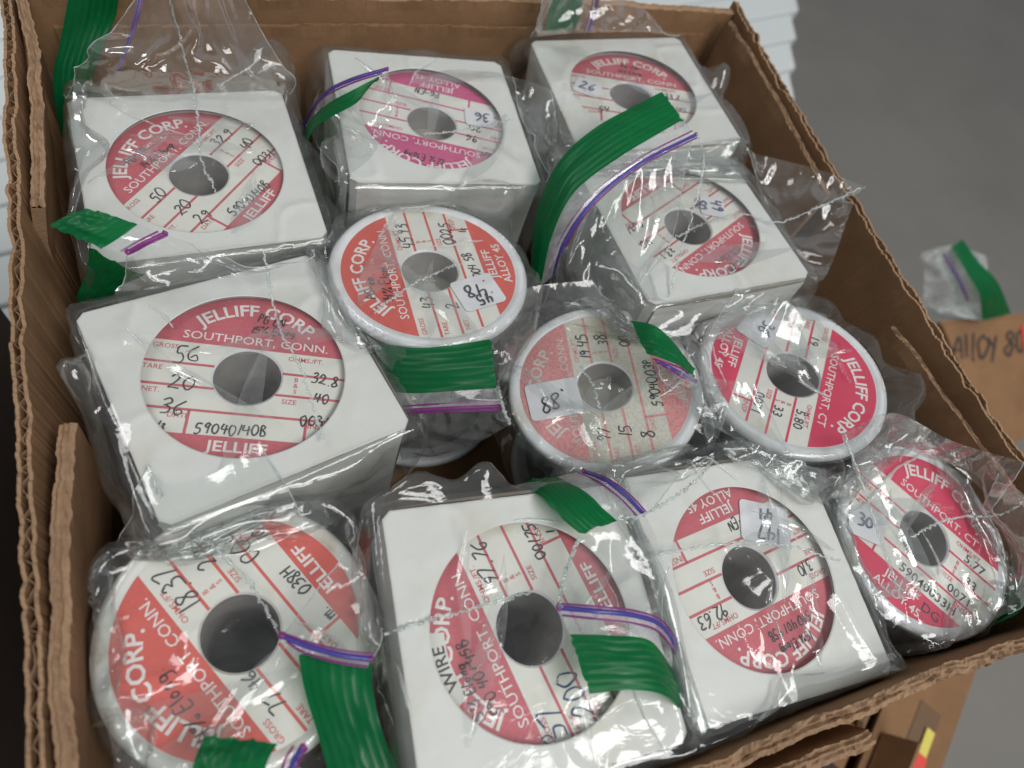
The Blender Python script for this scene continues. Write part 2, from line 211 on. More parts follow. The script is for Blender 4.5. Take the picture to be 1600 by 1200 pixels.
def film_mat(name, haze=.07, tint=(.96, .975, .965), strength=1.0, cap=.28):
    m, nt, out = mat(name)
    mp = coords(nt, (1, 1.6, 1)); n1 = nd(nt, 'TexNoise', Scale=120., Detail=5., Roughness=.6, Distortion=.8); lk(nt, mp, 0, n1, 'Vector')
    b = nd(nt, 'Bump', Strength=1., Distance=.00004*strength); lk(nt, n1, 'Fac', b, 'Height')
    n2 = nd(nt, 'TexNoise', Scale=46., Detail=3., Roughness=.55, Distortion=1.5); lk(nt, mp, 0, n2, 'Vector')
    b2 = nd(nt, 'Bump', Strength=1., Distance=.00024*strength); lk(nt, n2, 'Fac', b2, 'Height'); lk(nt, b, 0, b2, 'Normal')
    fr = nd(nt, 'Fresnel', IOR=1.5); lk(nt, b2, 0, fr, 'Normal')
    mul = nd(nt, 'Math', operation='MULTIPLY', use_clamp=True); mul.inputs[1].default_value = 1.2; lk(nt, fr, 0, mul, 0); cl = nd(nt, 'Math', operation='MINIMUM'); cl.inputs[1].default_value = cap; lk(nt, mul, 0, cl, 0)
    tr = nd(nt, 'BsdfTransparent'); tr.inputs[0].default_value = (*tint, 1)
    gl = nd(nt, 'BsdfGlossy', Roughness=.085); gl.inputs[0].default_value = (1, 1, 1, 1); lk(nt, b2, 0, gl, 'Normal')
    mx = nd(nt, 'MixShader'); lk(nt, cl, 0, mx, 0); lk(nt, tr, 0, mx, 1); lk(nt, gl, 0, mx, 2)
    df = nd(nt, 'BsdfDiffuse'); df.inputs[0].default_value = (.80, .83, .82, 1)
    tl = nd(nt, 'BsdfTranslucent'); tl.inputs[0].default_value = (.80, .83, .82, 1)
    ad = nd(nt, 'MixShader'); ad.inputs[0].default_value = .4; lk(nt, df, 0, ad, 1); lk(nt, tl, 0, ad, 2)
    n4 = nd(nt, 'TexNoise', Scale=70., Detail=6., Roughness=.7); lk(nt, mp, 0, n4, 'Vector')
    mr = nd(nt, 'MapRange'); mr.inputs[1].default_value = .35; mr.inputs[2].default_value = .72; mr.inputs[3].default_value = haze*.5; mr.inputs[4].default_value = haze*1.9
    lk(nt, n4, 'Fac', mr, 0); m2 = nd(nt, 'MixShader'); lk(nt, mr, 0, m2, 0); lk(nt, mx, 0, m2, 1); lk(nt, ad, 0, m2, 2)
    lk(nt, m2, 0, out, 0); return m
M['film'] = film_mat('film', .032, (.975, .985, .98))
M['film_fold'] = film_mat('film_fold', .075, (.972, .982, .976), 1.0)
M['film_wet'] = film_mat('film_wet', .03, (.975, .985, .98), 1.3, .3)
M['film_band'] = film_mat('film_band', .28, (.96, .97, .968), .8)
M['film_skirt'] = film_mat('film_skirt', .032, (.980, .988, .984), 1.0, .30)
M['film_dense'] = film_mat('film_dense', .55, (.94, .955, .95), 2.5)
M['film_crease_glint'] = film_mat('film_crease_glint', .42, (.98, .985, .985), .5, .4)  # strong white haze paints the bright glint lines onto the creases
M['seam'] = film_mat('seam', .34, (.86, .93, .91), 1.3)
def green_mat():
    m, nt, out = mat('green_strip'); p = nd(nt, 'BsdfPrincipled', Roughness=.30)
    mp = coords(nt, (1, 1, 1), 'UV'); w = nd(nt, 'TexWave', Scale=2.2, Distortion=.25); w.bands_direction = 'Y'; lk(nt, mp, 0, w, 'Vector')
    w2 = nd(nt, 'TexWave', Scale=14., Distortion=.6); w2.bands_direction = 'X'; lk(nt, mp, 0, w2, 'Vector')
    mu = nd(nt, 'Math', operation='MULTIPLY'); lk(nt, w, 'Fac', mu, 0); lk(nt, w2, 'Fac', mu, 1)
    av = nd(nt, 'Math', operation='ADD'); lk(nt, w, 'Fac', av, 0); lk(nt, mu, 0, av, 1)
    b = nd(nt, 'Bump', Strength=.40, Distance=.00014); lk(nt, av, 0, b, 'Height'); lk(nt, b, 0, p, 'Normal')
    cr = nd(nt, 'ValToRGB'); cr.color_ramp.elements[0].color = (.0, .15, .05, 1); cr.color_ramp.elements[1].color = (.006, .20, .066, 1); no_ = nd(nt, 'TexNoise', Scale=90., Detail=4.); lk(nt, coords(nt), 0, no_, 'Vector'); mm = nd(nt, 'MixRGB'); mm.inputs[0].default_value = .55; lk(nt, w, 'Fac', mm, 1); lk(nt, no_, 'Fac', mm, 2); lk(nt, mm, 0, cr, 0)
    lk(nt, cr, 0, p, 'Base Color')
    tr = nd(nt, 'BsdfTransparent'); tr.inputs[0].default_value = (.04, .62, .22, 1)
    tl = nd(nt, 'BsdfTranslucent'); tl.inputs[0].default_value = (.0, .35, .10, 1)
    a1 = nd(nt, 'MixShader'); a1.inputs[0].default_value = .28; lk(nt, p, 0, a1, 1); lk(nt, tl, 0, a1, 2)
    mx = nd(nt, 'MixShader'); mx.inputs[0].default_value = .34; lk(nt, a1, 0, mx, 1); lk(nt, tr, 0, mx, 2)
    lk(nt, mx, 0, out, 0); return m
M['green'] = green_mat()
def plastic(name, c, a=.2):
    m, nt, out = mat(name); p = nd(nt, 'BsdfPrincipled', Roughness=.25); p.inputs['Base Color'].default_value = (*c, 1)
    no = nd(nt, 'TexNoise', Scale=900.); lk(nt, coords(nt), 0, no, 'Vector'); b = nd(nt, 'Bump', Strength=.4, Distance=.0002); lk(nt, no, 'Fac', b, 'Height'); lk(nt, b, 0, p, 'Normal')
    tr = nd(nt, 'BsdfTransparent'); tr.inputs[0].default_value = (*[min(1, x*3+.1) for x in c], 1)
    mx = nd(nt, 'MixShader'); mx.inputs[0].default_value = a; lk(nt, p, 0, mx, 1); lk(nt, tr, 0, mx, 2); lk(nt, mx, 0, out, 0); return m
M['zip_blue'] = plastic('zip_blue', (.075, .065, .30), .3)
M['zip_purple'] = plastic('zip_purple', (.24, .05, .22), .4)
M['zip_pink'] = plastic('zip_pink', (.55, .38, .50), .65)

# ------------------------------------------------------------------ object helpers
def thing(name, label, cat, loc=(0, 0, 0), group=None):
    o = bpy.data.objects.new(name, None); COL.objects.link(o); o.location = loc; o.empty_display_size = .02
    o['label'] = label; o['category'] = cat
    if group: o['group'] = group
    return o
def tag(o, label, cat, group=None):
    o['label'] = label; o['category'] = cat
    if group: o['group'] = group
    return o
def mesh(name, V, F, mats, parent=None, mi=None, smooth=False, uv=None):
    me = bpy.data.meshes.new(name); me.from_pydata([tuple(map(float, v)) for v in V], [], [tuple(map(int, f)) for f in F])
    for x in (mats if isinstance(mats, (list, tuple)) else [mats]): me.materials.append(M[x] if isinstance(x, str) else x)
    if mi is not None: me.polygons.foreach_set('material_index', np.array(mi, np.int32))
    if smooth: me.polygons.foreach_set('use_smooth', np.ones(len(me.polygons), bool))
    if uv is not None:
        l = me.uv_layers.new(name='UVMap'); vi = np.empty(len(me.loops), np.int32); me.loops.foreach_get('vertex_index', vi)
        l.data.foreach_set('uv', np.asarray(uv, np.float32)[vi].ravel())
    me.update(); o = bpy.data.objects.new(name, me); COL.objects.link(o)
    if parent: o.parent = parent
    return o
class MB:
    def __init__(s): s.V = []; s.F = []; s.I = []
    def add(s, V, F, i=0):
        b = len(s.V); s.V += [tuple(v) for v in V]; s.F += [tuple(b+k for k in f) for f in F]; s.I += [i]*len(F)
    def grid(s, G, i=0, flip=False):
        n, m_ = G.shape[:2]; V = G.reshape(-1, 3)
        F = [(a*m_+b, (a+1)*m_+b, (a+1)*m_+b+1, a*m_+b+1) for a in range(n-1) for b in range(m_-1)]
        if flip: F = [f[::-1] for f in F]
        s.add(V.tolist(), F, i)
    def box(s, lo, hi, i=0):
        x0, y0, z0 = lo; x1, y1, z1 = hi
        s.add([(x0, y0, z0), (x1, y0, z0), (x1, y1, z0), (x0, y1, z0), (x0, y0, z1), (x1, y0, z1), (x1, y1, z1), (x0, y1, z1)],
              [(3, 2, 1, 0), (4, 5, 6, 7), (0, 1, 5, 4), (1, 2, 6, 5), (2, 3, 7, 6), (3, 0, 4, 7)], i)
    def rings(s, R, i=0, closed=True):
        n = len(R[0]); V = [p for r in R for p in r]
        F = [(a*n+k, a*n+(k+1) % n, (a+1)*n+(k+1) % n, (a+1)*n+k) for a in range(len(R)-1) for k in range(n if closed else n-1)]
        s.add(V, F, i)
    def build(s, name, mats, parent=None, smooth=False): return mesh(name, s.V, s.F, mats, parent, s.I, smooth)
def catmull(P, n):
    P = np.array(P, float); 
    if len(P) == 2: t = np.linspace(0, 1, n)[:, None]; return P[0]*(1-t)+P[1]*t
    Q = np.vstack([2*P[0]-P[1], P, 2*P[-1]-P[-2]]); fine = []
    for k in range(len(P)-1):
        p0, p1, p2, p3 = Q[k:k+4]; t = np.linspace(0, 1, 40, endpoint=False)[:, None]
        fine.append(.5*((2*p1)+(-p0+p2)*t+(2*p0-5*p1+4*p2-p3)*t**2+(-p0+3*p1-3*p2+p3)*t**3))
    fine = np.vstack(fine+[P[-1:]]); L = np.r_[0, np.cumsum(np.linalg.norm(np.diff(fine, axis=0), axis=1))]
    s = np.linspace(0, L[-1], n); return np.stack([np.interp(s, L, fine[:, k]) for k in range(fine.shape[1])], 1)
def tube(mb, P, r, i=0, sides=8, flat=1.0, jit=0., up=(0, 0, 1)):
    P = np.array(P, float); n = len(P); T = np.gradient(P, axis=0); T /= np.linalg.norm(T, axis=1)[:, None]+1e-12
    up = np.array(up, float); S = np.cross(T, up); S /= np.linalg.norm(S, axis=1)[:, None]+1e-9; U = np.cross(S, T)
    rs = []
    for k in range(n):
        rr = r*(1+jit*rng.normal()) if jit else r; rr = max(rr, r*.3)
        rs.append([tuple(P[k]+rr*(math.cos(a)*S[k]+flat*math.sin(a)*U[k])) for a in np.linspace(0, 2*math.pi, sides, endpoint=False)])
    mb.rings(rs, i); b = len(mb.V)
    mb.add(rs[0], [tuple(range(sides))[::-1]], i); mb.add(rs[-1], [tuple(range(sides))], i)

# ------------------------------------------------------------------ print and handwriting
_tc = {}
def text_mesh(body, bold=0.):
    k = (body, bold)
    if k not in _tc:
        c = bpy.data.curves.new('lettering', 'FONT'); c.body = body; c.size = 1; c.offset = bold; c.resolution_u = 2; c.fill_mode = 'FRONT'
        o = bpy.data.objects.new('lettering', c); me = bpy.data.meshes.new_from_object(o)
        V = np.array([v.co[:] for v in me.vertices]).reshape(-1, 3); F = [tuple(p.vertices) for p in me.polygons]
        bpy.data.objects.remove(o); bpy.data.curves.remove(c); bpy.data.meshes.remove(me); _tc[k] = (V, F)
    return _tc[k]
def put_text(mb, body, x, y, size, i, z, ang=0, align='C', bold=0., arc=None, clip=None, sx=1.):
    V, F = text_mesh(body, bold)
    if len(V) == 0: return
    V = V.copy(); x0, x1 = V[:, 0].min(), V[:, 0].max(); V[:, 0] -= {'C': (x0+x1)/2, 'L': x0, 'R': x1}[align]; V *= size; V[:, 0] *= sx
    if arc is not None:
        r, a0 = arc; th = a0-V[:, 0]/(r+size*.35); rr = r+V[:, 1]; V = np.stack([rr*np.cos(th), rr*np.sin(th), V[:, 2]], 1)
    else:
        c, s_ = math.cos(ang), math.sin(ang); V = np.stack([x+c*V[:, 0]-s_*V[:, 1], y+s_*V[:, 0]+c*V[:, 1], V[:, 2]], 1)
    V[:, 2] = z
    if clip is not None: F = [f for f in F if all(math.hypot(V[k][0], V[k][1]) < clip for k in f)]
    mb.add(V.tolist(), F, i)
HW = {'0': [[(.3, 1), (.05, .75), (.05, .3), (.28, 0), (.52, .3), (.5, .75), (.3, 1)]], '1': [[(.3, 1), (.22, 0)]],
 '2': [[(.05, .78), (.25, 1), (.48, .8), (.3, .4), (.02, .04), (.2, .1), (.6, .02)]], '3': [[(.08, .9), (.32, 1), (.46, .78), (.2, .55)], [(.2, .55), (.5, .4), (.4, .08), (.05, .05)]],
 '4': [[(.1, 1), (.05, .5), (.5, .52)], [(.45, .95), (.36, 0)]], '5': [[(.55, 1), (.16, .97), (.1, .6), (.4, .58), (.48, .25), (.3, 0), (.02, .06)]],
 '6': [[(.45, 1), (.1, .55), (.08, .15), (.3, 0), (.5, .2), (.35, .42), (.1, .25)]], '7': [[(.02, .92), (.5, .97), (.2, 0)]],
 '8': [[(.45, .85), (.25, 1), (.08, .8), (.4, .4), (.42, .1), (.2, 0), (.05, .2), (.3, .55), (.45, .85)]], '9': [[(.45, .8), (.25, 1), (.06, .75), (.25, .55), (.46, .8), (.3, 0)]],
 '.': [[(.12, .05), (.16, .0)]], 'O': [[(.3, 1), (.05, .75), (.05, .3), (.28, 0), (.52, .3), (.5, .75), (.3, 1)]], '-': [[(.05, .45), (.45, .48)]], '/': [[(.05, -.1), (.45, 1)]], "'": [[(.1, 1), (.08, .8)]],
 '%': [[(.2, .95), (.05, .85), (.15, .7), (.25, .82), (.2, .95)], [(.75, 1), (.15, 0)], [(.7, .3), (.58, .18), (.68, .03), (.8, .16), (.7, .3)]],
 'P': [[(.1, 0), (.12, 1), (.45, .85), (.4, .55), (.12, .5)]], 'G': [[(.5, .9), (.2, .95), (.05, .5), (.2, .05), (.45, .1), (.48, .45), (.28, .45)]],
 'E': [[(.5, 1), (.1, .97), (.08, .03), (.5, 0)], [(.09, .5), (.4, .52)]], 'N': [[(.06, 0), (.1, 1), (.45, .05), (.5, 1)]],
 'B': [[(.1, 0), (.1, 1), (.4, .85), (.12, .55)], [(.12, .55), (.48, .35), (.4, .02), (.1, 0)]], 'H': [[(.08, 1), (.06, 0)], [(.45, 1), (.42, 0)], [(.07, .5), (.44, .52)]],
 'D': [[(.1, 0), (.1, 1), (.45, .75), (.42, .25), (.1, 0)]], 'A': [[(.02, 0), (.28, 1), (.5, 0)], [(.12, .4), (.42, .4)]], 'Y': [[(.05, 1), (.25, .5)], [(.5, 1), (.15, -.15)]],
 'e': [[(.06, .3), (.38, .34), (.25, .58), (.06, .35), (.18, .02), (.42, .12)]], 'l': [[(.12, 1), (.1, .05), (.2, 0)]], 'o': [[(.22, .55), (.04, .3), (.2, .0), (.4, .28), (.22, .55)]],
 'y': [[(.05, .5), (.1, .15), (.35, .2)], [(.4, .5), (.3, -.1), (.05, -.35)]], 'n': [[(.06, .5), (.08, 0)], [(.08, .35), (.3, .5), (.36, 0)]], 'g': [[(.36, .5), (.08, .45), (.1, .1), (.34, .2), (.38, .5), (.34, -.25), (.05, -.3)]],
 'm': [[(.04, .5), (.06, 0)], [(.06, .35), (.22, .5), (.26, 0)], [(.26, .35), (.42, .5), (.48, 0)]], 'c': [[(.36, .48), (.12, .5), (.06, .15), (.36, .05)]], 'k': [[(.08, 1), (.06, 0)], [(.36, .55), (.08, .25), (.4, 0)]]}
def put_hand(mb, body, x, y, size, i, z, ang=0., wid=.011, clip=None, jit=.035):
    c, s_ = math.cos(ang), math.sin(ang); cx = 0.
    for ch in body:
        if ch == ' ': cx += .4; continue
        st = HW.get(ch)
        if not st: continue
        w = max(p[0] for q in st for p in q); sc = 1+rng.normal()*.06; dy = rng.normal()*.05; sl = .12+rng.normal()*.04
        for q in st:
            Q = np.array(q)+rng.normal(size=(len(q), 2))*jit; n = 4*len(Q) if len(Q) > 2 else 3
            R = catmull(Q, n); X = (cx+R[:, 0]*sc+sl*R[:, 1])*size; Y = (dy+R[:, 1]*sc)*size
            P = np.stack([x+c*X-s_*Y, y+s_*X+c*Y], 1); Tn = np.gradient(P, axis=0); Tn /= np.linalg.norm(Tn, axis=1)[:, None]+1e-9
            N = np.stack([-Tn[:, 1], Tn[:, 0]], 1); wv = (wid*(.8+.35*np.abs(np.sin(np.linspace(.4, 2.9, n)+rng.random()))))[:, None]
            A, B = P+N*wv, P-N*wv
            if clip is not None and (np.linalg.norm(P, axis=1).max() > clip or np.linalg.norm(P, axis=1).min() < .335): continue
            zz = z+.00002*rng.random()
            mb.add([(*p, zz) for p in A]+[(*p, zz) for p in B], [(k, n+k, n+k+1, k+1) for k in range(n-1)], i)
        cx += w*sc+.16
RL = .033
LAB = {  # red ink, city line, second line of the lower band, ink of the print, pen entries, sticker
 'B1': dict(red='red_rose', pen=[('PG-EN', -.35, .66, .13), ('14% Elong', -.30, .50, .13), ('32.9', .48, .10, .17), ('40', .66, -.18, .17), ('0031', .52, -.45, .16), ('109', .70, -.645, .12), ('59040140B', -.30, -.65, .15), ('50', -.62, .1, .2), ('20', -.62, -.2, .2), ('29', -.60, -.46, .2)]),
 'B2': dict(red='red_magenta', alloy='ALLOY 45', pen=[('12% Elong', -.25, .66, .14), ('PG-EN', -.05, .85, .1), ('96', -.62, .1, .17), ('20', -.66, -.12, .16), ('PG-EN', -.05, -.60, .15), ('764', -.88, .36, .15)], sticker=(-.62, -.30, .40, .34, 8, [('36', -.14, -.08, .17)])),
 'B3': dict(red='red_rose', pen=[('PG-EN', -.15, .68, .12), ('15% Elong', -.2, .54, .1), ('33.2', .5, .1, .15), ('40', .66, -.18, .15), ('0031', .5, -.45, .15), ('54', -.5, -.46, .17)], sticker=(-.66, .02, .40, .36, -14, [('26', -.12, -.08, .16)])),
 'B4': dict(red='red_rose', pen=[('PG-EN', -.15, .78, .13), ('15% Elong', -.3, .64, .13), ('33.1', .5, .1, .16), ('40', .66, -.18, .16), ('0031', .5, -.45, .15), ('109', .66, -.645, .11)], sticker=(-.58, -.02, .36, .34, 40, [('49', -.12, -.02, .15), ('.50', -.12, -.22, .13)])),
 'B5': dict(red='red_rose', pen=[('PG EN', -.02, .70, .13), ('15% Elong', -.06, .56, .12), ('56', -.72, .10, .25), ('20', -.70, -.20, .2), ('36', -.72, -.47, .22), ('32.8', .60, .02, .16), ('40', .66, -.20, .16), ('0031', .56, -.48, .15), ('59040140B', -.38, -.655, .155), ('168', .66, -.655, .12), ('d13', -.72, -.655, .11)]),
 'B6': dict(red='red_rose', pen=[('15% Elong', -.5, .74, .13), ('590 401 45B', -.5, .57, .14), ('97.76', .48, .10, .20), ('00175', .5, -.45, .15), ('183', .66, -.645, .14), ('m', -.2, -.65, .14)], blue=[('37', -.92, .10, .27), ('200', -.88, -.18, .24)]),
 'B7': dict(red='red_rose', alloy='ALLOY 45', pen=[('590 401 45B', -.45, .56, .12), ('15% Elong', -.35, .72, .12), ('92.63', .45, .13, .17), ('310', -.80, .12, .17), ('PG-EN', -.40, -.60, .15)], sticker=(-.50, -.42, .60, .46, -30, [('147', -.2, .02, .17), ('44', -.1, -.18, .13)])),
 'S1': dict(red='red_coral', alloy='ALLOY 45', pen=[('PG-em.', -.35, .70, .15), ('14% Elom.', -.42, .52, .15), ('45.93', .38, .10, .20), ('0025', .38, -.38, .18), ('1cw', .55, -.58, .14), ('5904004 5B', -.48, -.58, .15), ('43', -.58, .08, .2), ('2', -.62, -.16, .2)], sticker=(-.42, -.46, .52, .46, 12, [('.45', -.16, .05, .15), ('.48', -.16, -.12, .19)])),
 'S2': dict(red='red_faded', alloy='ALLOY 45', paper='paper_aged', white='faded_ink', pen=[('19.45', .38, .12, .18), ('38', .55, -.12, .18), ('004', .5, -.38, .18), ('16', .62, -.60, .15), ('5904003XP', -.35, -.60, .16), ('97', -.72, .08, .2), ('15', -.70, -.18, .2), ('8', -.72, -.42, .2)], sticker=(-.10, .62, .62, .48, 4, [('.88', -.14, -.08, .2)])),
 'S3': dict(red='red_crimson', city='SOUTHPORT, CT', alloy='ALLOY 45', typed=[('5.80', .62, .13), ('33', .62, -.12), ('0071', .60, -.36), ('19', -.62, .10), ('8', -.62, -.14)], pen=[], sticker=(-.52, -.52, .52, .44, -18, [('36', -.14, -.02, .16)])),
 'S4': dict(red='red_crimson', city='SOUTHPORT, CT', alloy='ALLOY 45', typed=[('5.77', .66, .12), ('33', .70, -.13), ('0071', .62, -.36), ('59040033H', .28, -.58), ('DG', .42, -.80)], pen=[], sticker=(-.66, -.40, .46, .4, 20, [('30', -.12, -.06, .15)])),
 'S5': dict(red='red_coral', pen=[('14% Elong.', -.55, .62, .18), ('18.37', .40, .09, .22), ('28', .62, -.20, .2), ('004', .42, -.50, .24), ('102', .52, -.655, .155), ('038H', -.10, -.66, .17), ('m.', -.42, -.66, .17), ('46', -.45, .12, .16), ('77', -.74, .06, .2), ('7', -.70, -.42, .18)], bigwhite=True),
}
def make_label(code, parent, z, ang):
    d = LAB[code]; alloy = d.get('alloy'); mb = MB(); mats = [d.get('paper', 'paper'), d['red'], d.get('white', 'white_ink'), 'pen', 'blue_pen']
    n = 96; A = np.linspace(0, 2*math.pi, n, endpoint=False)
    mb.rings([[(.342*math.cos(a), .342*math.sin(a), -.0002/RL) for a in A], [(.342*math.cos(a), .342*math.sin(a), 0) for a in A][:], [(math.cos(a), math.sin(a), 0) for a in A], [(1.0*math.cos(a), 1.0*math.sin(a), -.0003/RL) for a in A]], 0)
    e = .00005/RL; yt = .335; yb = -.62 if alloy else -.69
    def seg(y0, top, i):
        a0 = math.asin(y0); aa = np.linspace(a0, math.pi-a0, 48) if top else np.linspace(math.pi-a0, 2*math.pi+a0, 48)
        R = .998; mb.add([(R*math.cos(a), R*math.sin(a), e) for a in aa], [tuple(range(48))], i)
    seg(yt, True, 1); seg(yb, False, 1)
    hs = np.linspace(yt, yb, 5 if not alloy else 5)[1:-1]; lw = .014
    def hline(y, x0, x1, w=lw): mb.add([(x0, y-w, e), (x1, y-w, e), (x1, y+w, e), (x0, y+w, e)], [(0, 1, 2, 3)], 1)
    def chord(y): return math.sqrt(1-y*y)*.995
    for y in hs:
        if abs(y) < .34:
            g = math.sqrt(max(.335**2-y*y, 0)); hline(y, -chord(y), -g); hline(y, g, chord(y))
        else: hline(y, -chord(y), chord(y))
    yl = hs[-1]
    for x in (-.46, .62): mb.add([(x-lw, yb, e), (x+lw, yb, e), (x+lw, yl, e), (x-lw, yl, e)], [(0, 1, 2, 3)], 1)
    t2 = 2*e; rows = [yt]+list(hs)
    put_text(mb, 'JELLIFF CORP.', 0, 0, .20, 2, t2, bold=.022, arc=(.755, math.radians(90)), sx=1.06)
    put_text(mb, d.get('city', 'SOUTHPORT, CONN.'), .03, .385, .137, 2, t2, bold=.004, sx=1.08)
    if alloy: put_text(mb, 'JELLIFF', 0, yb-.15, .145, 2, t2, bold=.012, sx=1.1); put_text(mb, alloy, 0, yb-.295, .14, 2, t2, bold=.010, sx=1.05, clip=.985)
    else: put_text(mb, 'JELLIFF', .02, yb-.155, .155, 2, t2, bold=.02, sx=1.2)
    fs = .078
    for tx, k in (('GROSS', 0), ('TARE', 1), ('NET.', 2), ('DATE', 3)):
        y = rows[k]-.095; put_text(mb, tx, -chord(min(abs(y)+.06, .95))+.02 if k != 3 else -.64, y, fs, 1, t2, align='L', bold=.005)
    put_text(mb, 'OHMS./FT.', .36, rows[0]-.095, fs, 1, t2, align='L', bold=.005)
    for q, ch in enumerate('B&S'): put_text(mb, ch, .47, rows[1]-.085-.068*q, .072, 1, t2, bold=.005)
    put_text(mb, 'SIZE', .36, rows[2]-.095, fs, 1, t2, align='L', bold=.005); put_text(mb, 'INSP.', .64, rows[3]-.09, .09, 1, t2, align='L', bold=.005, clip=.985)
    if code == 'B6':
        aa = np.radians(np.linspace(108, 68, 14)); mb.add([(.80*math.cos(a), .80*math.sin(a), t2+e) for a in aa]+[(.97*math.cos(a), .97*math.sin(a), t2+e) for a in aa], [(k, 14+k, 15+k, k+1) for k in range(13)], 0)
        put_text(mb, 'WIRE', 0, 0, .15, 3, t2+2*e, bold=.012, arc=(.82, math.radians(88)), sx=1.05)
    for tx, x, y, s in d['pen']: s *= .74; put_hand(mb, tx, x, y-.02, s, 3, 3*e, rng.normal()*.05, clip=.97, wid=.0078)
    for tx, x, y, s in d.get('blue', []): s *= .85; put_hand(mb, tx, x, y-.02, s, 4, 3*e, rng.normal()*.05, clip=.97, wid=.009)
    for tx, x, y in d.get('typed', []): put_text(mb, tx, x, y, .158, 3, 3*e, bold=.004, clip=.97, sx=1.05)
    V = [(x*RL, y*RL, w*RL) for x, y, w in mb.V]
    o = mesh('label', V, mb.F, mats, parent, mb.I); o.location.z = z; o.rotation_euler.z = ang
    if 'sticker' in d:
        sx, sy, w, h, ra, txt = d['sticker']; mb = MB(); pts = []
        for qx, qy, a0 in ((1, 1, 0), (-1, 1, 90), (-1, -1, 180), (1, -1, 270)):
            for a in np.linspace(a0, a0+90, 6): pts.append((qx*(w/2-.05)+.05*math.cos(math.radians(a)), qy*(h/2-.05)+.05*math.sin(math.radians(a))))
        th = .006; k = len(pts); bend = lambda p: .012*(p[0]/w)**2
        mb.rings([[(*p, 0) for p in pts], [(*p, th+bend(p)) for p in pts]], 0); mb.add([(*p, th+bend(p)) for p in pts]+[(0, 0, th)], [(q, (q+1) % k, k) for q in range(k)], 0)
        for tx, x, y, s in txt: put_hand(mb, tx, x, y, s, 1, th+.012, .05, wid=.010)
        V = [(x*RL, y*RL, q*RL) for x, y, q in mb.V]
        c, s_ = math.cos(ang), math.sin(ang)
        o2 = mesh('price_sticker', V, mb.F, ['sticker_paper', 'pen' if code in ('S1', 'S2') else 'faint_pen'], parent, mb.I)
        o2.location = (RL*(c*sx-s_*sy), RL*(s_*sx+c*sy), z+.0003); o2.rotation_euler.z = ang+math.radians(ra+90 if code in ('S1', 'S2') else ra)
    return o

# ------------------------------------------------------------------ spools and their boxes
FLOORZ = -.104
COLL = {}
def ring(r, z, n=72, ph=0): return [(r*math.cos(a+ph), r*math.sin(a+ph), z) for a in np.linspace(0, 2*math.pi, n, endpoint=False)]
def make_spool(code, Mx, H, label, fl='flange', rad=.0372, top=0.):
    """Mx: world matrix of the top centre; H: height of the spool"""
    t = thing('wire_spool', label, 'wire spool', group='spools of resistance wire in the carton')
    t.matrix_world = Mx @ Matrix.Translation((0, 0, -H))
    def disc(z0, z1):
        mb = MB(); h = (z1-z0); r = rad; b = .0013
        mb.rings([ring(.0107, z0), ring(r-b, z0), ring(r-.0004, z0+.0005), ring(r, z0+b), ring(r, z1-b), ring(r-.0004, z1-.0005), ring(r-b, z1), ring(RL+.0009, z1), ring(RL+.0006, z1-.0004), ring(.0107, z1-.0004), ring(.0107, z0)])
        return mb.build('flange', [fl], t, True)
    disc(H-.0042, H); disc(0, .0042)
    mb = MB(); mb.rings([ring(.0106, .0001), ring(.0106, H-.0012)]); dp = .013 if code in ('S1', 'S2', 'B2') else .048
    mb.rings([ring(.0002, H-dp, 72), ring(.01055, H-dp, 72)], 1); mb.build('hub', ['hub', 'hub_pale' if dp < .03 else 'hub_plug'], t, True)
    mb = MB(); z = np.linspace(.0045, H-.0045, 60); mb.rings([ring(.030+.0004*math.sin(k*2.1), q, 48) for k, q in enumerate(z)]); mb.build('wire_winding', ['wire'], t, True)
    make_label(code, t, H-.0003, ITEMS[code][3]); return t
def rsq(h, r, n=96):
    out = []
    for a in np.linspace(0, 2*math.pi, n, endpoint=False)+math.pi/n:
        c, s = math.cos(a), math.sin(a); k = h/max(abs(c), abs(s)); x, y = c*k, s*k
        ax, ay = abs(x), abs(y)
        if ax > h-r and ay > h-r:
            dx, dy = ax-(h-r), ay-(h-r); q = math.hypot(dx, dy)
            if q > r: dx, dy = dx*r/q, dy*r/q; x, y = math.copysign(h-r+dx, x), math.copysign(h-r+dy, y)
        out.append((x, y))
    return out
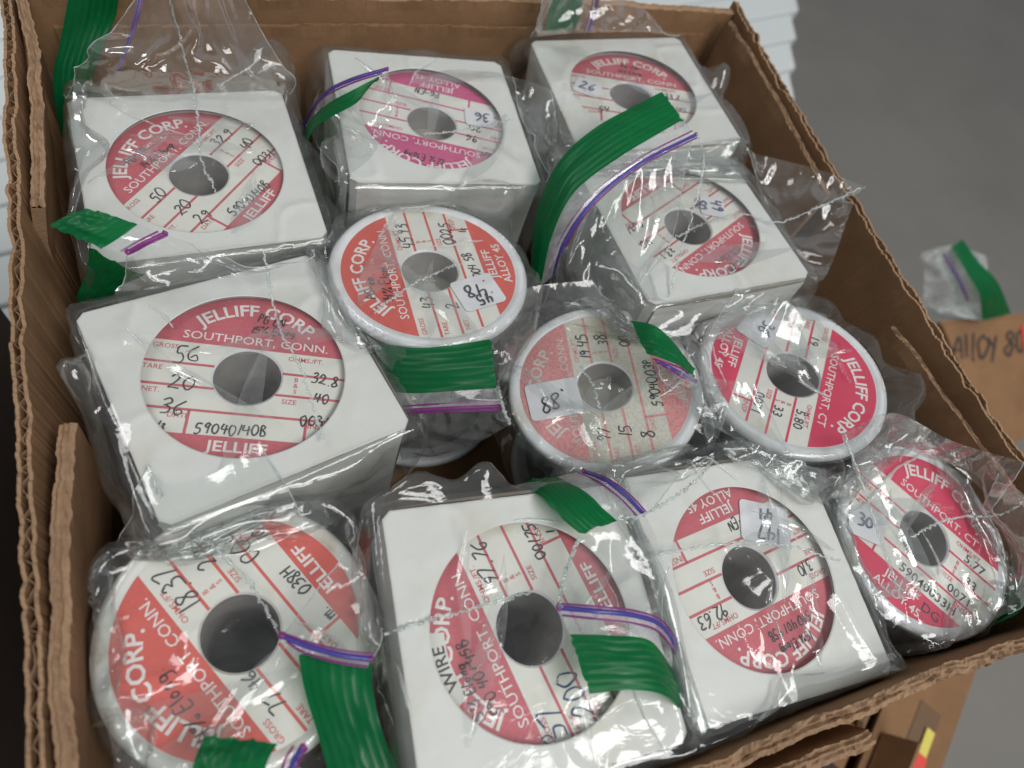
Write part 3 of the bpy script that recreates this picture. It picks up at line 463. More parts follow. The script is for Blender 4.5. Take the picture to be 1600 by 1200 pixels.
def make_box(code, Mx, H, hs, label):
    t = thing('spool_box', label, 'cardboard box', group='white spool boxes in the carton'); t.matrix_world = Mx @ Matrix.Translation((0, 0, -H))
    mb = MB(); n = 96; wr = .0312; w0 = ring(wr, 0, n, math.pi/n)
    def sq(h, z, r=.0012, wob=0):
        return [(x, y, H+z) for x, y in rsq(h, r, n)]
    def dent(R, amp):
        return [(x+rng.normal()*amp*.4, y+rng.normal()*amp*.4, z+rng.normal()*amp) for x, y, z in R]
    circ = lambda r, z: [(x*r/wr, y*r/wr, H+z) for x, y, _ in w0]
    mb.rings([circ(wr+.0002, -.0009), circ(wr, -.0003)], 1)
    mid = [tuple(.5*(np.array(a)+np.array(b))) for a, b in zip(circ(wr+.001, 0), sq(hs-.0007, 0))]
    mb.rings([circ(wr, -.0003), circ(wr+.0004, 0), mid, dent(sq(hs-.0006, 0), .00003), dent(sq(hs-.00015, -.00015), .00004)], 0)
    R1 = dent(sq(hs-.00015, -.00015), 0.); R2 = sq(hs, -.0007)
    mb.rings([R1, dent(R2, .00004)], 3)
    zs = [-.0007, -.012, -.03, -.06, -H]
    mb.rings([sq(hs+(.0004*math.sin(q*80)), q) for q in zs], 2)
    mb.rings([circ(wr+.0005, -.0009), sq(hs-.0008, -.0009), sq(hs-.0008, -H+.001)], 1)
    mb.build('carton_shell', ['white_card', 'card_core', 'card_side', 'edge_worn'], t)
    side = {'B1': 1, 'B2': 2, 'B3': 1, 'B4': 3, 'B5': 0, 'B6': 1, 'B7': 1}[code]   # side on which the lid is tucked in
    a = side*math.pi/2; c, s = math.cos(a), math.sin(a); mb = MB(); q = np.linspace(-hs+.003, hs-.003, 24); bow = .0010*(1-(q/hs)**2)
    G = np.array([[(hs+.0006+bow[k]*b, q[k], H-zz) for k in range(24)] for zz, b in ((.0016, 1.0), (.0013, 1.0), (.0013, 0.), (.05, 0.))])
    G2 = np.array([[(c*x-s*y, s*x+c*y, z) for x, y, z in r] for r in G]); mb.grid(G2[:2], 1); mb.grid(G2[1:3], 1)
    G3 = np.array([[(c*x-s*y, s*x+c*y, z) for x, y, z in r] for r in np.array([[(hs+.0007+bow[k]*b, q[k], H-zz) for k in range(24)] for zz, b in ((.0016, 1.), (.02, .6), (.05, 0.))])]); mb.grid(G3, 0)
    mb.build('tuck_flap', ['card_side', 'card_core'], t)
    mb = MB()                                                                        # rubbed corners
    return t
LBL_BOX = {
 'B1': 'white spool box in the far left corner of the carton, red label marked 32.9',
 'B2': 'white spool box with the magenta pink label, middle of far row',
 'B3': 'white spool box in the far right corner of the carton',
 'B4': 'white spool box near the right wall, half covered by the big arched green seal',
 'B5': 'white spool box marked 59040140B, turned slightly, at the left wall',
 'B6': 'white spool box at the near edge under wet looking film, blue pen numbers',
 'B7': 'white spool box at the near edge, label upside down under streaky film'}
LBL_SP = {
 'B1': 'spool seen through the window of the far left box, marked 32.9',
 'B2': 'spool with a magenta pink label seen through the window of its white box',
 'B3': 'spool seen through the window of the far right box, white sticker beside its hub',
 'B4': 'spool in the box under the arched green seal, marked 40 and .50',
 'B5': 'spool seen through the window of its box, marked 56, 20 and 59040140B',
 'B6': 'spool in the near box with 37 and 200 in blue pen on its label',
 'B7': 'spool in the near right box, large white sticker beside 92.63',
 'S1': 'loose spool with coral red label and a tilted .45 price sticker',
 'S2': 'loose spool with faded speckled pink label and .88 sticker, at the carton centre',
 'S3': 'loose spool with crimson label marked 5.80, beside the right wall',
 'S4': 'loose spool with crimson label marked 5.77, in the near right corner',
 'S5': 'loose spool with coral red label marked 18.37, in the near left corner'}
FR = {}
for code, (to, Rm, kk, ang) in ITEMS.items():
    Mx = Matrix(Rm).to_4x4(); Mx.translation = to; n = Mx.col[2]
    ext = .036*math.sqrt(max(0, 1-n[2]**2)); H = (to[2]-FLOORZ-ext)/n[2]
    FR[code] = (np.array(to), np.array(Rm))
    if code[0] == 'B':
        hs = .04*kk; COLL[code] = ('box', np.array(to), np.array(Rm), hs+.0030, H)
        make_box(code, Mx, H, hs, LBL_BOX[code]); make_spool(code, Mx @ Matrix.Translation((0, 0, -.0031)), H-.0045, LBL_SP[code])
    else:
        COLL[code] = ('cyl', np.array(to), np.array(Rm), .0378, H); make_spool(code, Mx, H, LBL_SP[code], 'flange_old' if code == 'S5' else 'flange', .0376)
print('items', round(time.time()-T00, 1))

# ------------------------------------------------------------------ the carton and the surroundings
def nz(n, amp, smooth=3):
    a = rng.normal(size=n+2*smooth); k = np.ones(smooth)/smooth; return amp*np.convolve(a, k, 'same')[smooth:-smooth]*math.sqrt(smooth)
def path_pts(pts, step):
    P = np.array(pts, float); L = np.sum(np.linalg.norm(np.diff(P, axis=0), axis=1)); n = max(4, int(L/step)); return catmull(P, n)
def normals(P):
    T = np.gradient(P, axis=0); T /= np.linalg.norm(T, axis=1)[:, None]; return np.stack([-T[:, 1], T[:, 0]], 1)
def sheet_wall(mb, P, off, th, zt, zb, i=0, lean=0., top_i=None):
    """a liner: thin solid strip along the path, its top edge at zt (array)"""
    N = normals(P); a = P+N*(off-th/2); b = P+N*(off+th/2); la = N*lean; n = len(P); q = np.full(n, zb); zm = zt-.004
    col = lambda p, z: np.column_stack([p, z])
    G = np.stack([col(a+la, q), col(a+la*.05, zm), col(a, zt), col(b, zt), col(b+la*.05, zm), col(b+la, q)]); 
    mb.grid(G[:3], i); mb.grid(G[2:4], i if top_i is None else top_i); mb.grid(G[3:], i)
    for e, fl in ((0, 0), (n-1, 1)):
        f = [tuple(G[k][e]) for k in range(6)]; mb.add(f, [(0, 1, 4, 5), (1, 2, 3, 4)], i)
def flute_wall(mb, P, th, zt, zb, pitch, i=1):
    N = normals(P); s = np.r_[0, np.cumsum(np.linalg.norm(np.diff(P, axis=0), axis=1))]
    ph = 2*math.pi*s/pitch+np.cumsum(nz(len(P), .22, 5)); A = (th/2-.0009)*np.sin(ph)*np.clip(1+nz(len(P), .18, 9), .3, 1.15); a = P+N*(A-.00018)[:, None]; b = P+N*(A+.00018)[:, None]; n = len(P)
    col = lambda p, z: np.column_stack([p, z]); q = np.full(n, zb)
    G = np.stack([col(a, q), col(a, zt), col(b, zt), col(b, q)]); mb.grid(G, i)
def corrugated(name, pts, zt, zb, parent, th=.0036, rag=.0004, pitch=.0058, lean=0., step=.0008):
    P = path_pts(pts, step); n = len(P); mb = MB(); z0 = np.interp(np.linspace(0, 1, n), np.linspace(0, 1, len(zt)), zt)
    P = P+normals(P)*nz(n, .0004, 25)[:, None]
    for sg in (-1, 1): sheet_wall(mb, P, sg*(th/2-.00045), .0010, z0+nz(n, rag, 6), zb, 0, lean, 2)
    flute_wall(mb, P, th, z0-.0008+nz(n, rag*.6, 5), z0.min()-.03, pitch, 1)
    return mb.build(name, ['kraft', 'kraft_flute', 'kraft_torn'], parent)
def torn(name, pts, zt, zb, parent, th=.004, rag=.0013, lean=0., step=.0009, layers=3, rows=7, topmat='kraft_torn'):
    """cut or torn board: a solid slab whose top is ragged and split into plies"""
    P = path_pts(pts, step); n = len(P); mb = MB(); z0 = np.interp(np.linspace(0, 1, n), np.linspace(0, 1, len(zt)), zt)+nz(n, rag*.5, 15)
    N = normals(P); la = N*lean; offs = np.linspace(-th/2, th/2, rows); col = lambda p, z: np.column_stack([p, z]); R = []
    w = nz(n, .0003, 15)
    for k, o in enumerate(offs):
        groove = -.0011 if (k % 2 == 1 and layers) else 0.; edge = -.0008 if k in (0, rows-1) else 0.
        R.append(col(P+N*(o+w+nz(n, .00012, 3))[:, None], z0+edge+groove*(.7+.3*np.sin(np.linspace(0, 9+k, n)+k))+nz(n, rag*.40, 3)))
    q = np.full(n, zb); top = np.stack(R)
    wall = lambda o, r: np.stack([col(P+N*o+la, q), col(P+N*o+la*.4, z0-.02), col(P+N*o+la*.1, z0-.006), r])
    mb.grid(wall(-th/2, R[0]), 0); mb.grid(top, 1); mb.grid(wall(th/2, R[-1])[::-1], 0)
    for e in (0, n-1):
        a = [tuple(x[e]) for x in wall(-th/2, R[0])]; b = [tuple(x[e]) for x in wall(th/2, R[-1])]; mb.add(a+b, [(0, 1, 5, 4), (1, 2, 6, 5), (2, 3, 7, 6)], 1)
    return mb.build(name, ['kraft', topmat], parent)
cz = -.30
ct = thing('cardboard_carton', 'big open brown corrugated carton with torn flaps holding all the bagged spools', 'cardboard box', (0, 0, cz))
def inct(o): o.location.z = -cz; return o
inct(corrugated('wall_panel', [(-.1695, .165), (-.1692, .10), (-.168, .03), (-.1672, -.032), (-.1655, -.113), (-.1645, -.166)], [0, 0, 0], cz+.001, ct, rag=.0005))
inct(torn('wall_panel', [(-.1665, .1605), (-.05, .1612), (.056, .161), (.1635, .156)], [0, -.0005, 0, -.001], cz+.001, ct, th=.0042, rag=.0004))
inct(corrugated('wall_panel', [(.1655, .160), (.163, .10), (.1625, .04), (.1645, -.07), (.1705, -.13), (.176, -.168)], [.001, 0, 0, 0], cz+.001, ct, rag=.0005))
inct(torn('wall_panel', [(.1755, -.1685), (.12, -.1655), (.06, -.1645), (-.03, -.1645), (-.164, -.164)], [.001, -.001, .001, -.001, 0, 0], cz+.001, ct, th=.0042, rag=.0009))
# flaps folded down inside
inct(torn('inner_flap', [(-.1645, .159), (-.162, .12), (-.1615, .085), (-.1625, .054)], [.001, .0005, 0, -.001], -.075, ct, th=.004, rag=.0004, lean=-.012))
inct(torn('inner_flap', [(-.1575, -.024), (-.1590, -.04), (-.1600, -.08), (-.1600, -.12), (-.159, -.158)], [-.005, -.001, 0, 0, 0], -.06, ct, th=.0046, rag=.00022, lean=-.004))
inct(torn('inner_flap', [(-.158, .1565), (0, .1575), (.150, .1535)], [-.0125, -.012, -.0135], -.09, ct, th=.0009, rag=.0001, layers=0, topmat='kraft'))
inct(torn('inner_flap', [(.1575, .148), (.1575, .10), (.1565, .06), (.156, .030)], [-.001, -.001, -.0015, -.003], -.09, ct, th=.0026, rag=.0004, lean=.0))
inct(torn('inner_flap', [(.1515, -.040), (.1545, -.075), (.158, -.105), (.163, -.150)], [-.006, -.004, -.003, -.003], -.09, ct, th=.0020, rag=.0004, lean=.0))
inct(torn('outer_flap', [(.052, -.1735), (0, -.1730), (-.08, -.172), (-.16, -.171)], [-.004, -.003, -.004, -.004], -.10, ct, th=.0045, rag=.0008, lean=-.01))
mb = MB(); mb.box((-.164, -.162, FLOORZ-.004), (.1605, .158, FLOORZ-.0005)); inct(mb.build('floor_panel', ['kraft'], ct))
# bench slats behind and under the carton
sl = thing('slatted_bench', 'white slatted bench top the cartons stand on', 'bench', (.1, .2, -.33))
th0 = math.radians(12); ux, uy = math.cos(th0), math.sin(th0); pitch = .0475
for k in range(-12, 9):
    mb = MB(); c0 = np.array((.556, .504))+np.array((-uy, ux))*pitch*(k+.5)
    # each slat ends along the same slanting line
    p, q = np.array((.672, .599)), np.array((.524, .363)); d = q-p; A = np.array([[ux, -d[0]], [uy, -d[1]]]); tt = np.linalg.solve(A, p-c0)[0]
    tt = min(tt, .6) if k >= -9 else (.14-c0[0])/ux
    L0, w, r = -1.1, pitch/2-.0014, .0022
    prof = [(-w, -.02), (-w, -r), (-w+r*.3, -r*.3), (-w+r, 0), (w-r, 0), (w-r*.3, -r*.3), (w, -r), (w, -.02)]
    G = np.array([[(c0[0]+ux*s_-uy*a-.1, c0[1]+uy*s_+ux*a-.2, b+.03-.0015*0) for a, b in prof] for s_ in (L0, tt)])
    sk = .0; je = rng.normal()*.003
    for q_, (a, b) in enumerate(prof): G[1, q_, :2] += np.array((ux, uy))*(je+.62*a)
    mb.grid(G, 0, True); mb.add([tuple(x) for x in G[1]], [tuple(range(8))], 0); mb.build('slat', ['slat'], sl)
for x, y in ((-.9, .1), (-.9, .6), (.2, .1), (.35, .6)):
    mb = MB(); mb.box((x-.1-.02, y-.2-.02, -.47), (x-.1+.02, y-.2+.02, .009)); mb.build('leg', ['slat'], sl)
mb = MB(); mb.add([(-6, -6, -.80), (7, -6, -.80), (7, 7, -.80), (-6, 7, -.80)], [(0, 1, 2, 3)]); fo = mb.build('floor', ['floor']); fo['kind'] = 'structure'

def plain_carton(name, label, lo, hi, rz=0., group=None, open_top=True, wallmat='kraft_far'):
    t = thing(name, label, 'cardboard box', ((lo[0]+hi[0])/2, (lo[1]+hi[1])/2, lo[2]), group); t.rotation_euler.z = rz
    hx, hy, H = (hi[0]-lo[0])/2, (hi[1]-lo[1])/2, hi[2]-lo[2]; q = .004
    for x0, y0, x1, y1 in ((-hx, -hy, hx, -hy+q), (-hx, hy-q, hx, hy), (-hx, -hy+q, -hx+q, hy-q), (hx-q, -hy+q, hx, hy-q)):
        mb = MB(); mb.box((x0, y0, 0), (x1, y1, H)); mb.build('wall_panel', [wallmat], t)
    mb = MB(); mb.box((-hx+q, -hy+q, .001), (hx-q, hy-q, .005)); mb.build('floor_panel', [wallmat], t)
    return t, hx, hy, H
t, hx, hy, H = plain_carton('cardboard_carton', 'closed dark brown carton in the shade close to the left side of the big one', (-.45, -.34, -.30), (-.222, .115, -.005), wallmat='shade_brown_card')  # put in to make the gap left of the big carton dark
mb = MB(); mb.box((-hx, -hy, H), (-.002, hy, H+.004)); mb.build('top_flap', ['shade_brown_card'], t); mb = MB(); mb.box((.002, -hy, H), (hx, hy, H+.004)); mb.build('top_flap', ['shade_brown_card'], t)

def slab(mb, q, th, i=0):
    q = np.array(q, float); n = np.cross(q[1]-q[0], q[3]-q[0]); n /= np.linalg.norm(n); V = [tuple(x) for x in q]+[tuple(x-n*th) for x in q]
    mb.add(V, [(0, 1, 2, 3), (7, 6, 5, 4), (0, 4, 5, 1), (1, 5, 6, 2), (2, 6, 7, 3), (3, 7, 4, 0)], i)
o2 = np.array((.60, .13, -.30)); t = thing('cardboard_carton', 'brown carton with black handwriting and a red sticker, right of the big carton', 'cardboard box', tuple(o2))
TL, TR, BR, BL = [np.array(p)-o2 for p in (BX['tl'], BX['tr'], BX['br'], BX['bl'])]
mb = MB(); slab(mb, [BL, BR, TR, TL], .004); fp = mb.build('front_panel', ['kraft_far'], t)
bk = np.array((.03, .05, -.25)); o3 = np.array((0, .0045, -.0005)); mb = MB(); slab(mb, [TR+bk, TL+bk, TL+o3, TR+o3], .004); mb.build('back_panel', ['kraft_far'], t)
ex = (TR-TL)/np.linalg.norm(TR-TL); nn = np.cross(BR-BL, TL-BL); nn /= np.linalg.norm(nn); ey = np.cross(nn, ex)
mb = MB(); put_hand(mb, 'AllOY 800', 0, 0, .022, 0, 0, 0, wid=.0009, jit=.05)
V = [TL+ex*(x+.008)+ey*(y-.036)+nn*.0006 for x, y, z in mb.V]; mesh('handwriting', V, mb.F, ['pen'], t)
mb = MB(); b0 = TL+ex*.101-ey*.034+nn*.0009; slab(mb, [b0, b0+ex*.03, b0+ex*.03+ey*.026, b0+ey*.026], .0006); mb.build('sticker', ['red_sticker'], t)
A0 = np.array((.36, -.203)); d1 = np.array((-.83, -.557)); d2 = np.array((-.557, .83)); c_ = A0+d1*.17+d2*.0625
t, hx, hy, H = plain_carton('cardboard_carton', 'taped lower brown carton with a red and yellow sticker, below the near right corner', (c_[0]-.17, c_[1]-.0625, -.80), (c_[0]+.17, c_[1]+.0625, -.255), math.atan2(.557, .83))
for lo, hi in (((-hx, -hy), (hx, -.012)), ((-hx+.02, -.004), (hx-.05, hy))):
    mb = MB(); mb.box((*lo, H+.0002), (*hi, H+.004)); mb.build('top_flap', ['kraft_far'], t)
for x0, y0, x1, y1, z0_, z1_, lean_ in ((-.15, .030, .12, .034, 0, .030, .012), (-.16, -.020, .06, -.016, 0, .022, -.010), (-.10, .052, .15, .056, 0, .040, .006), (.05, -.006, .13, -.002, 0, .018, .01)):
    mb = MB(); zz = H+.0042; P_ = [(x0, y0, zz), (x1, y0, zz), (x1, y0+lean_, zz+z1_), (x0, y0+lean_, zz+z1_*.8)]; slab(mb, P_, .0035); mb.build('raised_flap', ['kraft_torn' if lean_ > 0 else 'kraft_far'], t)
for x0, y0, x1, y1, z, nm, mt in ((-.16, -.05, .10, -.034, .0045, 'tape_strip', 'tape'), (-.14, .02, .09, .033, .0045, 'tape_strip', 'tape'), (.10, -.012, .145, .012, .003, 'gap_shade_patch', 'gap_shade_black'), (-.05, -.034, .0, -.016, .0045, 'paper_patch', 'grey_card'), (.045, -.050, .066, -.043, .0062, 'sticker', 'red_sticker'), (.066, -.049, .085, -.043, .0062, 'sticker', 'yellow_sticker'), (-.02, -.002, .02, .012, .0045, 'gap_shade_patch', 'gap_shade_black')):  # the black patches are painted shade in the flap gap
    mb = MB(); mb.box((x0, y0, H+z-.0018), (x1, y1, H+z)); mb.build(nm, [mt], t)

# ------------------------------------------------------------------ bag film: position based sheets laid over the items
def upsample(P):
    n, m_ = P.shape[:2]; Q = np.empty((2*n-1, m_)+P.shape[2:]); Q[0::2] = P; Q[1::2] = .5*(P[:-1]+P[1:])
    R = np.empty((2*n-1, 2*m_-1)+P.shape[2:]); R[:, 0::2] = Q; R[:, 1::2] = .5*(Q[:, :-1]+Q[:, 1:]); return R
def collide(P, cols, mg):
    hit = np.zeros(P.shape[:2], bool)
    for kind, to, Rm, h, H in cols:
        q = (P-to)@Rm; z = q[..., 2]
        dz = mg-z
        if kind == 'box':
            dx = h+mg-np.abs(q[..., 0]); dy = h+mg-np.abs(q[..., 1]); ins = (dx > 0) & (dy > 0) & (dz > 0) & (z > -H)
            if not ins.any(): continue
            k = np.argmin(np.stack([dx, dy, dz]), 0)
            q[..., 0] = np.where(ins & (k == 0), np.copysign(h+mg, q[..., 0]), q[..., 0]); q[..., 1] = np.where(ins & (k == 1), np.copysign(h+mg, q[..., 1]), q[..., 1])
            q[..., 2] = np.where(ins & (k == 2), mg, q[..., 2])
        else:
            r = np.hypot(q[..., 0], q[..., 1])+1e-9; dr = h+mg-r; ins = (dr > 0) & (dz > 0) & (z > -H)
            if not ins.any(): continue
            side = ins & (dr < dz); f = np.where(side, (h+mg)/r, 1.); q[..., 0] *= f; q[..., 1] *= f; q[..., 2] = np.where(ins & ~side, mg, q[..., 2])
        P[ins] = (q@Rm.T+to)[ins]; hit |= ins
    low = P[..., 2] < .004
    P[..., 0] = np.where(low, np.clip(P[..., 0], -.1575, .1555), P[..., 0]); P[..., 1] = np.where(low, np.clip(P[..., 1], -.161, .1525), P[..., 1])
    P[..., 2] = np.maximum(P[..., 2], FLOORZ+.001); return hit
def con(P, w, a, b, rest, k, comp=1.):
    A, B = P[a], P[b]; d = B-A; L = np.sqrt(np.einsum('...k,...k', d, d))+1e-12; wa, wb = w[a], w[b]; s_ = wa+wb
    e = (L-rest)/L; e = np.where(e < 0, e*comp, e); f = (k*e/np.where(s_ > 0, s_, 1))[..., None]*d
    P[a] += wa[..., None]*f; P[b] -= wb[..., None]*f
S = slice
def relax(P, R0, scale, w, cols, steps, its, g, fric=.5, mg=.0005, kb=.12, press=None, damp=.92):
    n, m_ = P.shape[:2]; Lu = np.linalg.norm(np.diff(R0, axis=0), axis=2)*scale; Lv = np.linalg.norm(np.diff(R0, axis=1), axis=2)*scale
    D1 = np.linalg.norm(R0[1:, 1:]-R0[:-1, :-1], axis=2)*scale; D2 = np.linalg.norm(R0[1:, :-1]-R0[:-1, 1:], axis=2)*scale
    B1 = np.linalg.norm(R0[2:]-R0[:-2], axis=2)*scale; B2 = np.linalg.norm(R0[:, 2:]-R0[:, :-2], axis=2)*scale
    O = P.copy(); A = S(None)
    for st in range(steps):
        v = (P-O)*damp; O = P.copy(); P = P+(v+np.array([0, 0, -g]))*(w[..., None] > 0)
        if press is not None: P = P+press(P)*(w[..., None] > 0)
        for _ in range(its):
            for o in (0, 1):
                con(P, w, (S(o, n-1, 2), A), (S(o+1, n, 2), A), Lu[o::2], 1.); con(P, w, (A, S(o, m_-1, 2)), (A, S(o+1, m_, 2)), Lv[:, o::2], 1.)
                con(P, w, (S(o, n-1, 2), S(0, m_-1)), (S(o+1, n, 2), S(1, m_)), D1[o::2], .5, .6); con(P, w, (S(o, n-1, 2), S(1, m_)), (S(o+1, n, 2), S(0, m_-1)), D2[o::2], .5, .6)
            if kb:
                for o in range(4):
                    con(P, w, (S(o, n-2, 4), A), (S(o+2, n, 4), A), B1[o::4], kb); con(P, w, (A, S(o, m_-2, 4)), (A, S(o+2, m_, 4)), B2[:, o::4], kb)
        if not cols: continue
        h = collide(P, cols, mg); O[h] = O[h]+(P[h]-O[h])*fric
    return P
def smooth_noise(n, m_, k):
    a = rng.normal(size=(k, k)); x = np.linspace(0, k-1.001, n); y = np.linspace(0, k-1.001, m_); i, j = x.astype(int), y.astype(int); fx, fy = (x-i)[:, None], (y-j)[None]
    fx, fy = fx*fx*(3-2*fx), fy*fy*(3-2*fy); i, j = i[:, None], j[None]
    i1, j1 = np.minimum(i+1, k-1), np.minimum(j+1, k-1); return a[i, j]*(1-fx)*(1-fy)+a[i1, j]*fx*(1-fy)+a[i, j1]*(1-fx)*fy+a[i1, j1]*fx*fy
def near(c, code): return [v for k, v in COLL.items() if np.linalg.norm(v[1]-c) < .135]
CREASE = {'B6': 18, 'B7': 24, 'S3': 16, 'S4': 16, 'S2': 12, 'B1': 8, 'B2': 7, 'B5': 5, 'B3': 6, 'S5': 5}
PUFF = {'S3': 1.5, 'S4': 1.4, 'B7': 1.3, 'B6': 1.2, 'S2': 1.3, 'B1': 1.2, 'B4': 1.2, 'B5': .8, 'B3': .9}
PLEAT = {'B6': 5, 'B7': 6, 'S3': 6, 'S4': 6, 'S2': 5, 'B1': 5, 'B2': 4, 'B4': 4}
LOOSE = {'S5': 1.25, 'S4': 1.3, 'S3': 1.3, 'B1': 1.1, 'B5': .9, 'B6': .8, 'B7': .9}
def drape(code):
    kind, to, Rm, h, H = COLL[code]; drop = {'B6': .030, 'S5': .030}.get(code, .034); W = h+drop; N = 25; x = np.linspace(-W, W, N); X, Y = np.meshgrid(x, x, indexing='ij')
    rot = rng.uniform(-.25, .25) if kind == 'cyl' else rng.uniform(-.06, .06); c, s = math.cos(rot), math.sin(rot); R0 = np.stack([X, Y, 0*X], 2)
    if kind == 'box':
        ex, ey = np.maximum(np.abs(X)-h, 0), np.maximum(np.abs(Y)-h, 0); sx, sy = np.copysign(np.minimum(np.abs(X), h)+.25*ex, X), np.copysign(np.minimum(np.abs(Y), h)+.25*ey, Y); z = -.93*np.maximum(ex, ey)
    else:
        r = np.hypot(X, Y)+1e-9; ex = np.maximum(r-h, 0); f = np.where(r > h, (h+.25*ex)/r, 1.); sx, sy = X*f, Y*f; z = -.93*ex
    P = np.stack([c*sx-s*sy, s*sx+c*sy, z+.0025+.0012*smooth_noise(N, N, 6)], 2); P[..., :2] *= .985
    cols = near(to, code); P = P@Rm.T+to; w = np.ones((N, N))
    def press(P):                                     # film clings to the sides of what it wraps
        q = (P-to)@Rm; out = q[..., 2] < -.002; d = -q.copy(); d[..., 2] = 0; d /= np.linalg.norm(d, axis=2)[..., None]+1e-9; return (d@Rm.T)*(.00005*out)[..., None]
    P = relax(P, R0, 1.0, w, cols, 45, 6, .00016, .45, .0005, .12, press)
    for lv, (st, am, gg) in enumerate(((30, .0007, .00010), (22, .00035, .00006))):
        P = upsample(P); R0 = upsample(R0); n = P.shape[0]; w = np.ones((n, n)); P = P+(Rm[:, 2]*am)*smooth_noise(n, n, 14*(lv+1))[..., None]
        P = relax(P, R0, 1.012 if lv else 1.006, w, cols, st, 6, gg, .5, .0005, .08, press)
    N = np.cross(np.gradient(P, axis=0), np.gradient(P, axis=1)); N /= np.linalg.norm(N, axis=2)[..., None]+1e-9; n = P.shape[0]
    r1, r2 = smooth_noise(n, n, 11), smooth_noise(n, n, 19); am = PUFF.get(code, 1.)
    hh = .0019*np.clip(1-1.6*np.abs(r1), 0, 1)**1.5*np.clip(.35+smooth_noise(n, n, 5), 0, 1)+.0004*np.clip(1-1.8*np.abs(r2), 0, 1)**1.5*np.clip(.2+smooth_noise(n, n, 6), 0, 1)
    q_ = (P-to)@Rm; edge = np.clip((h-np.max(np.abs(q_[..., :2]), axis=2))/.006, 0, 1); P = P+N*(am*hh*edge)[..., None]
    N = np.cross(np.gradient(P, axis=0), np.gradient(P, axis=1)); N /= np.linalg.norm(N, axis=2)[..., None]+1e-9
    a0 = rng.uniform(0, math.pi); tents = []
    def at(F, U): 
        x = np.clip((U+W)/(2*W)*(n-1), 0, n-1.001); i = x.astype(int); f = x-i; a, b = i[:, 0], i[:, 1]; fx, fy = f[:, :1], f[:, 1:]
        return F[a, b]*(1-fx)*(1-fy)+F[a+1, b]*fx*(1-fy)+F[a, b+1]*(1-fx)*fy+F[a+1, b+1]*fx*fy
    for _ in range(int(.25*CREASE.get(code, 7))):              # sharp creases standing up in the film
        a = a0+rng.normal()*.45; c0 = rng.uniform(-h, h, 2); ln = rng.uniform(.006, .030); m_ = max(8, int(ln*2/.0012)); tt = np.linspace(-ln, ln, m_)
        bend = np.cumsum(rng.normal(size=m_)*.07)+rng.normal()*.3*np.sin(tt*90); pth = c0+np.cumsum(np.stack([np.cos(a+bend), np.sin(a+bend)], 1)*(2*ln/m_), axis=0)
        sd = np.stack([-np.sin(a+bend), np.cos(a+bend)], 1); ww = rng.uniform(.0003, .0007)*np.clip(1.2-(tt/ln)**2, .15, 1)*(1+.3*rng.normal(size=m_)); hg = rng.uniform(.7, 1.1)
        rows = [at(P, pth+sd*(ww*q)[:, None])+at(N, pth)*(ww*hg*e+.00008)[:, None] for q, e in ((-1, 0), (-.45, .45), (0, .8), (.45, .45), (1, 0))]
        tents.append(np.stack(rows))
    return P, tents, pleats(P, N, W, h, n, PLEAT.get(code, 3))
def collar(code, loose):
    kind, to, Rm, h, H = COLL[code]; h0 = h-.0022 if kind == 'box' else h-.0002; n = 150; A = np.linspace(0, 2*math.pi, n+1); base = np.array([rsq(h0, .004, n)[k % n] for k in range(n+1)]) if kind == 'box' else np.stack([h0*np.cos(A), h0*np.sin(A)], 1)
    nr = base/np.linalg.norm(base, axis=1)[:, None]
    def per(k, amp): return amp*sum(rng.normal()*np.cos(q*A+rng.uniform(0, 6.3)) for q in range(1, k))/math.sqrt(k)
    pk = per(7, .0022)*loose; wl = per(9, .0030)*loose
    for _ in range(3): pk = pk+rng.uniform(.004, .010)*loose*np.exp(-((np.angle(np.exp(1j*(A-rng.uniform(0, 6.28)))))/.16)**2)
    out = .0050*loose+np.abs(wl)
    prof = [(-.0012+0*A, .0009+0*A), (.0012+0*A, .0013+np.abs(pk)*.5), (out*.6+pk*.5, .0012+np.abs(pk)), (out+pk*.6, -.004+pk*.5), (out*1.1+per(9, .001), -.014+0*A), (out+per(9, .0015), -.026+0*A), (out*.7+per(9, .002), -.040+0*A)]
    G = np.stack([np.column_stack([base+nr*r[:, None], z]) for r, z in prof]); G = np.stack([catmull(G[:, k], 22) for k in range(n+1)], 1)
    R0 = G.copy(); G = G+.0005*smooth_noise(*G.shape[:2], 13)[..., None]*np.array([.6, .6, 1.]); G[:, -1] = G[:, 0]
    P = G@Rm.T+to; w = np.ones(P.shape[:2]); w[0] = 0; w[:, 0] = 0; w[:, -1] = 0; cols = near(to, code)
    P = relax(P, R0, 1.022, w, cols, 22, 6, .00003, .3, .0008, .05); return P
